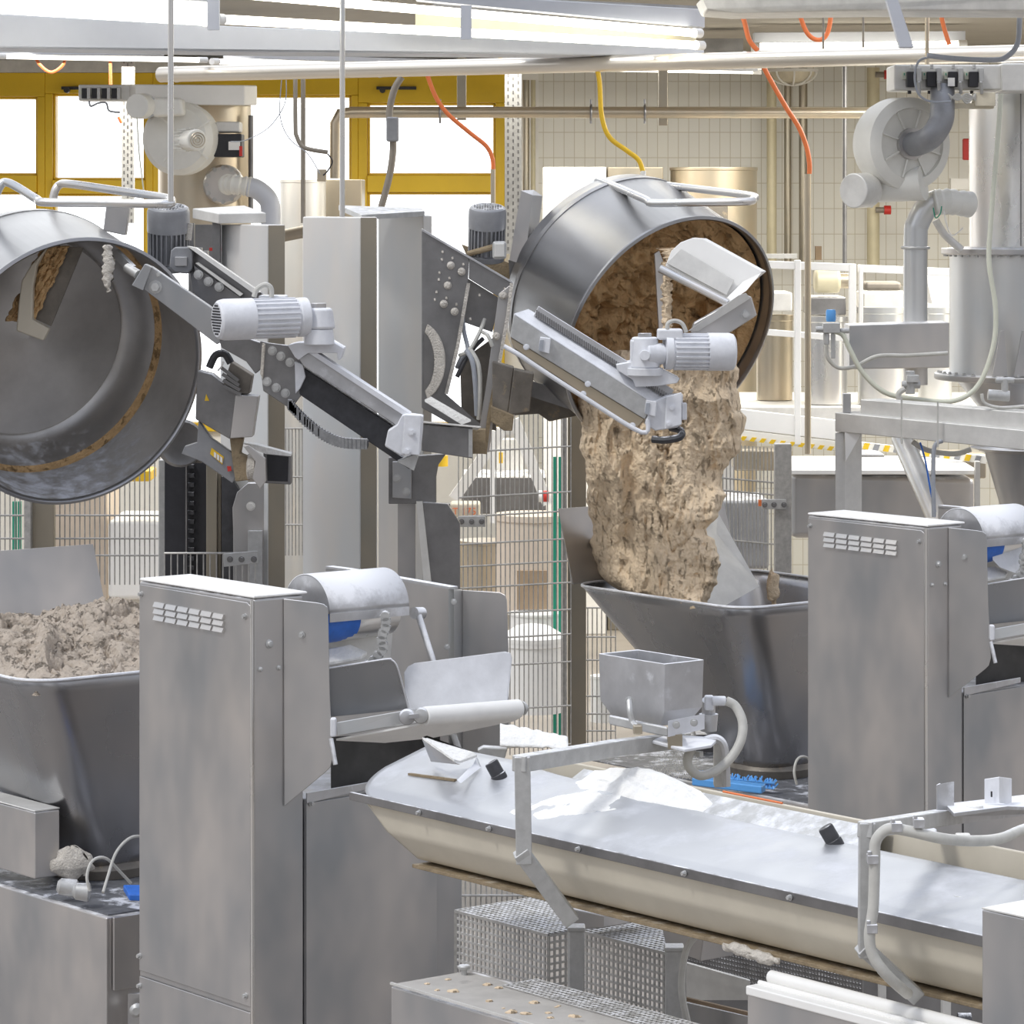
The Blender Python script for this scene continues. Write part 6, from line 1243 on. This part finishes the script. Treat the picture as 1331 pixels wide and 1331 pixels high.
for k in range(900):
    x = random.gauss(880, 13); y = random.uniform(976, 1012); p = W(x, y, 9.3 + random.uniform(-.06, .06)); r = random.uniform(.0004, .001); q.add([p + Z * r * 3, p + X * r, p - X * r, p - Z * r * 3, p + YY * r], [(0, 1, 4), (0, 4, 2), (3, 4, 1), (3, 2, 4), (0, 2, 1), (3, 1, 2)])
tag(q.build('falling_flour', M['flour']), 'fine white flour falling from the duster box onto the trough', 'flour', kind='stuff')
# right bracket
Yc = 7.72
b2_ = bracket('square grey bracket tube over the right half of the trough, carrying two cut angle pieces', [(1240, 1060, 8.3), (1127, 1078, Yc), (1126, 1235, Yc), (1186, 1290, Yc + .05)], .036)
B().prism([W(1228, 1050, 8.25), W(1331, 1038, 8.55), W(1400, 1042, 8.7), W(1400, 1056, 8.5), W(1310, 1053, 8.25), W(1240, 1062, 8.1)], Z * .01).build('top_plate', M['floury'], b2_, bev=.002)
B().bar(W(1240, 1062, 8.3), W(1350, 1048, 8.7), .03, .03).build('tube_piece', M['floury'], b2_)
q = B(); q.prism([W(1217, 1020, 8.2), W(1238, 1016, 8.22), (W(1238, 1060, 8.22)), W(1217, 1056, 8.2)], V * .006); q.prism([W(1217, 1020, 8.2), W(1221, 1018, 8.3), W(1221, 1056, 8.3), W(1217, 1056, 8.2)], U * .004); q.build('angle_piece', M['floury'], b2_, bev=.001)
q = B(); q.prism([W(1280, 1013, 8.3), W(1299, 1010, 8.25), W(1299, 1044, 8.25), W(1280, 1044, 8.3)], YY * .006); q.prism([W(1299, 1010, 8.25), W(1315, 1012, 8.4), W(1315, 1046, 8.4), W(1299, 1044, 8.25)], YY * .006); q.build('angle_piece', M['motor_white'], b2_, bev=.001)
B().xb(1288, 1029, 1290, 1036, 8.255, .006).build('slot', M['black'], b2_); B().lathe(W(1267, 1050, 8.2), Z, [(.02, 0), (.02, .006), (.012, .01), (.001, .012)], 20).build('bolt', M['flour'], b2_)
tag(B().tube(smooth([W(1380, 1066, 8.3), W(1331, 1078, 8.0), W(1300, 1090, 7.85), W(1265, 1093, 7.75), W(1225, 1090, 7.67), W(1185, 1081, 7.66), W(1160, 1077, 7.66), W(1148, 1081, 7.66), W(1138, 1095, 7.66), W(1137, 1120, 7.66), W(1135, 1180, 7.66), W(1130, 1215, 7.66), W(1134, 1240, 7.66), W(1148, 1262, 7.66), W(1166, 1280, 7.68), W(1180, 1292, 7.72)], 8), .0125, 14).build('cable', M['greyhose']), 'thick floury cable clipped along the right bracket tube', 'cable')
for x, y, lab in ((1135, 1118, 'upper cable clip on the right bracket upright'), (1134, 1208, 'lower cable clip on the right bracket upright'), (1166, 1076, 'left cable clip on the arm of the right bracket'), (1195, 1071, 'right cable clip on the arm of the right bracket')):
    q = B().xb(x - 7, y - 6, x + 7, y + 6, 7.645, .03); q.cyl(W(x - 5, y - 6, 7.65), W(x - 5, y - 12, 7.65), .005, n=8); tag(q.build('cable_clip', M['floury'], bev=.004), lab, 'clip')
tag(B().prism([W(1188, 1096, 8.35), W(1200, 1086, 8.5), W(1218, 1093, 8.5), (W(1216, 1102, 8.45)), W(1200, 1110, 8.3)], Z * .03).build('lid_handle', M['floury'], bev=.004), 'floury handle block at the far edge of the trough lid', 'handle')
tag(B().prism([W(1243, 1085, 8.6), W(1262, 1085, 8.6), W(1264, 1093, 8.6), W(1243, 1092, 8.6)], YY * .03).build('small_block', M['beam'], bev=.004), 'small pale block behind the cable of the right bracket', 'block')

# ---------------------------------------------------------------- below the trough
def lattice(b, O, A, Bv, na, nb, w, nrm, th=.004):
    la, lb = A.length, Bv.length; da, db = A.normalized(), Bv.normalized(); n = nrm.normalized()
    for i in range(na + 1): b.box(O + da * (la * i / na - w / 2), da * w, Bv, n * th)
    for j in range(nb + 1): b.box(O + db * (lb * j / nb - w / 2) + n * .0005, db * w, A, n * th)
def basket(label, px, py, Y, lpx, rpx, pyb, tone='mesh'):
    t = thing('perforated_guard', label, 'guard', W(px, pyb, Y)); C0 = W(px, py, Y); a = -U * ext(C0, -U, lpx); c_ = V * ext(C0, V, rpx); d = -Z * S(pyb - py, Y); g = .0185
    for nm, (A, Bv, n) in (('front_mesh', (a, d, V)), ('side_mesh', (c_, d, U)), ('top_mesh', (a, V * .34, Z))):
        if nm == 'top_mesh': Bv = V * max(c_.length, .30)
        b = B(); lattice(b, C0, A, Bv, max(2, int(A.length / g)), max(2, int(Bv.length / g)), .0065, n); b.build(nm, M[tone], t)
    b = B()
    b.bar(C0, C0 + a, .008); b.bar(C0, C0 + d, .008); b.bar(C0 + a, C0 + a + d, .008); b.bar(C0, C0 + c_, .008); b.build('edge_frame', M['fence'], t); return t
M['mesh'] = mat('perforated_zinc', (.50, .49, .47), .45, .55, .2, 20, dust=.1, dn=30)
basket('perforated steel guard box under the left half of the trough', 713, 1216, 9.55, 592, 742, 1309)
basket('perforated steel guard box right of the first, between two short posts', 868, 1240, 9.2, 756, 890, 1400)
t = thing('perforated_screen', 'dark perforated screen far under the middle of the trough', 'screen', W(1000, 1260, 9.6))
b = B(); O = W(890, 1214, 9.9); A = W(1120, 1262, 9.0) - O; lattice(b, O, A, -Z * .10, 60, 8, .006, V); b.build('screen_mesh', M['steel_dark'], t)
b = B(); O = W(812, 1190, 10.1); A = W(876, 1208, 9.9) - O; tag(B().prism([O, O + A, O + A - Z * .03, O - Z * .03], V * .01).build('cross_strip', M['steel_dark']), 'dark strip between the guard boxes under the trough', 'strip')
def foot(label, x0, x1, y0, y1, Y, base=True):
    t = thing('short_post', label, 'post', W((x0 + x1) / 2, y1, Y)); w = S(x1 - x0, Y)
    B().xb(x0, y0, x1, y1, Y, .05).build('post_body', M['floury_dark'] if 'floury_dark' in M else M['galv'], t, bev=.008)
    B().xb(x0 - 1, y0, x1 + 1, y0 + 6, Y - .006, .06).build('post_cap', M['galv'], t, bev=.004)
    if base: B().prism([W(x0 - 15, y1 - 4, Y - .05), W(x1 + 8, y1 - 4, Y - .05), W(x1 + 12, y1 - 8, Y + .1), W(x0 - 6, y1 - 10, Y + .1)], -Z * .015).build('foot_plate', M['galv'], t, bev=.003)
    return t
foot('short floury post with a foot plate between the two perforated guards', 738, 760, 1206, 1318, 9.25)
foot('short floury post right of the second perforated guard', 865, 889, 1232, 1400, 9.0, False)
tag(B().tube(smooth([W(905, 1216, 8.9), W(893, 1232, 8.9), W(887, 1260, 8.9), (W(886, 1290, 8.9)), W(894, 1331, 8.9)], 6), .009, 8).build('cable', M['greyhose']), 'grey cable running down the short post right of the guards', 'cable')
t = thing('cross_support', 'dark steel cross support between the short post and the trough', 'support', W(790, 1200, 9.6))
B().prism([W(735, 1180, 9.4), W(785, 1190, 9.4), W(785, 1206, 9.4), W(740, 1210, 9.4)], V * .2).build('support_block', M['steel'], t, bev=.004)
B().prism([W(860, 1205, 9.2), W(915, 1216, 9.1), W(910, 1250, 9.1), W(892, 1240, 9.2), W(866, 1236, 9.2)], V * .12).build('support_block', M['steel'], t, bev=.004)
t = thing('tray_table', 'low steel table with dough crumbs on its floury top, bottom middle of the photo', 'table', W(620, 1400, 8.7))
zt = W(508, 1282, 8.9).z; pz = pZ(zt); cl = pz(508, 1282); e1 = ext(cl, V, 606); L1 = 1.15
b = B(); b.box(cl, U * L1, V * (e1 + .03), -Z * (zt - .02)); b.build('table_body', M['steel'], t, bev=.004)
B().box(cl + Z * .001 + V * .01, U * L1, V * (e1 - .01), Z * .004).build('floury_top', M['tray'] if 'tray' in M else M['floury'], t)
B().bar(cl + Z * .008, cl + U * L1 + Z * .008, .006).build('front_lip', M['beam'], t)
b = B(); lattice(b, cl + V * (e1 - .035) + U * .20 + Z * .006, U * .94, V * .11, 56, 6, .0055, Z, .003); b.build('perforated_top', M['mesh'], t)
B().lathe(cl + V * (e1 - .03) + U * .03 + Z * .005, Z, [(.008, 0), (.008, .014), (.016, .016), (.017, .022), (.014, .025)], 20).build('knob', M['galv'], t)
random.seed(5); q = None
for k in range(16):
    p = cl + U * random.uniform(.05, .6) + V * random.uniform(.04, e1 - .05) + Z * .006; r = random.uniform(.003, .010); ph = random.random() * 9
    tag(B().grid(lambda u, v: p + Vec((r * 1.6 * cos(2 * pi * v) * sin(pi * u), r * sin(2 * pi * v) * sin(pi * u), r * .6 * cos(pi * u))) * (1 + .5 * NZ.noise(Vec((u * 3, v * 4, ph)))), 8, 10).build('dough_crumb', M['dough']), 'small brown dough crumb on the floury steel table', 'crumb', 'crumbs on the steel table')
# dark back under the trough
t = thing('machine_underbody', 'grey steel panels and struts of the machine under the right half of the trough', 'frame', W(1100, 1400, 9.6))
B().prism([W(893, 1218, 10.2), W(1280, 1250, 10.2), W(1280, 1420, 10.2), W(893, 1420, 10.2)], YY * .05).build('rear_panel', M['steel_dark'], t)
for x0, x1 in ((1063, 1073), (1143, 1152), (1225, 1236)): B().xb(x0, 1215, x1, 1420, 9.7, .04).build('strut', M['beam'], t)
B().prism([W(893, 1252, 9.6), W(975, 1275, 9.4), W(975, 1300, 9.4), W(893, 1300, 9.6)], YY * .02).build('shelf_plate', M['beam'], t); B().bar(W(890, 1298, 9.3), W(975, 1318, 9.1), .01).build('wooden_edge', M['wood'], t)
B().prism([W(890, 1303, 9.35), W(975, 1322, 9.15), W(975, 1420, 9.15), W(890, 1420, 9.35)], YY * .02).build('front_panel', M['steel'], t)
t = thing('rail_box', 'white topped long box at the bottom right of the photo, seen from its corner', 'box', Vec((.9, 7.6, .5)))
z1 = W(972, 1279, 8.1).z; c1 = pZ(z1)(972, 1281)
wv_ = ext(c1, V, 1005); b = B(); b.box(c1 - Z * .022, U * .85, V * wv_, -Z * (z1 - .05)); b.build('box_body', M['steel'], t)
q = B(); q.box(c1 - V * .004 - U * .004, U * .85, V * (wv_ + .008), -Z * .022); q.build('white_top', M['white2'] if 'white2' in M else M['white'], t, bev=.004)
q = B(); q.tube([c1 + V * wv_ * .92 + Z * .010, c1 + V * wv_ * .92 + U * .85 + Z * .010], .016, 14); q.tube([c1 + V * wv_ * .45 + Z * .002, c1 + V * wv_ * .45 + U * .85 + Z * .002], .006, 10); q.build('rounded_rail', M['white'], t)
t = thing('grey_cabinet', 'plain grey cabinet corner with a pale top, bottom right corner of the photo', 'cabinet', Vec((1.1, 7.3, .0)))
z1 = W(1276, 1182, 7.5).z; c1 = pZ(z1)(1276, 1182); b = B(); b.box(c1, U * .5, V * .22, -Z * z1 * .98); b.build('cabinet_body', M['cab'] if 'cab' in M else M['steel'], t, bev=.004)
B().box(c1 + Z * .001, U * .5, V * .22, Z * .003).build('pale_top', M['beam'], t)
tag(B().cyl(W(1245, 1331, 9.4), W(1262, 1331, 9.4), .03, n=20).build('roller_end', M['blackdust']), 'dark roller end under the trough near the bottom right', 'roller')

t = thing('floured_drum', 'white floured drum under the hood of the right divider, at the photo edge', 'drum', W(1320, 745, 12.4))
B().prism([W(1290, 705, 12.42), W(1345, 703, 12.5), W(1345, 745, 12.45), W(1322, 746, 12.4), W(1300, 738, 12.38), W(1290, 728, 12.38)], V * .02).build('drum_shell', M['motor_white'], t, bev=.006)
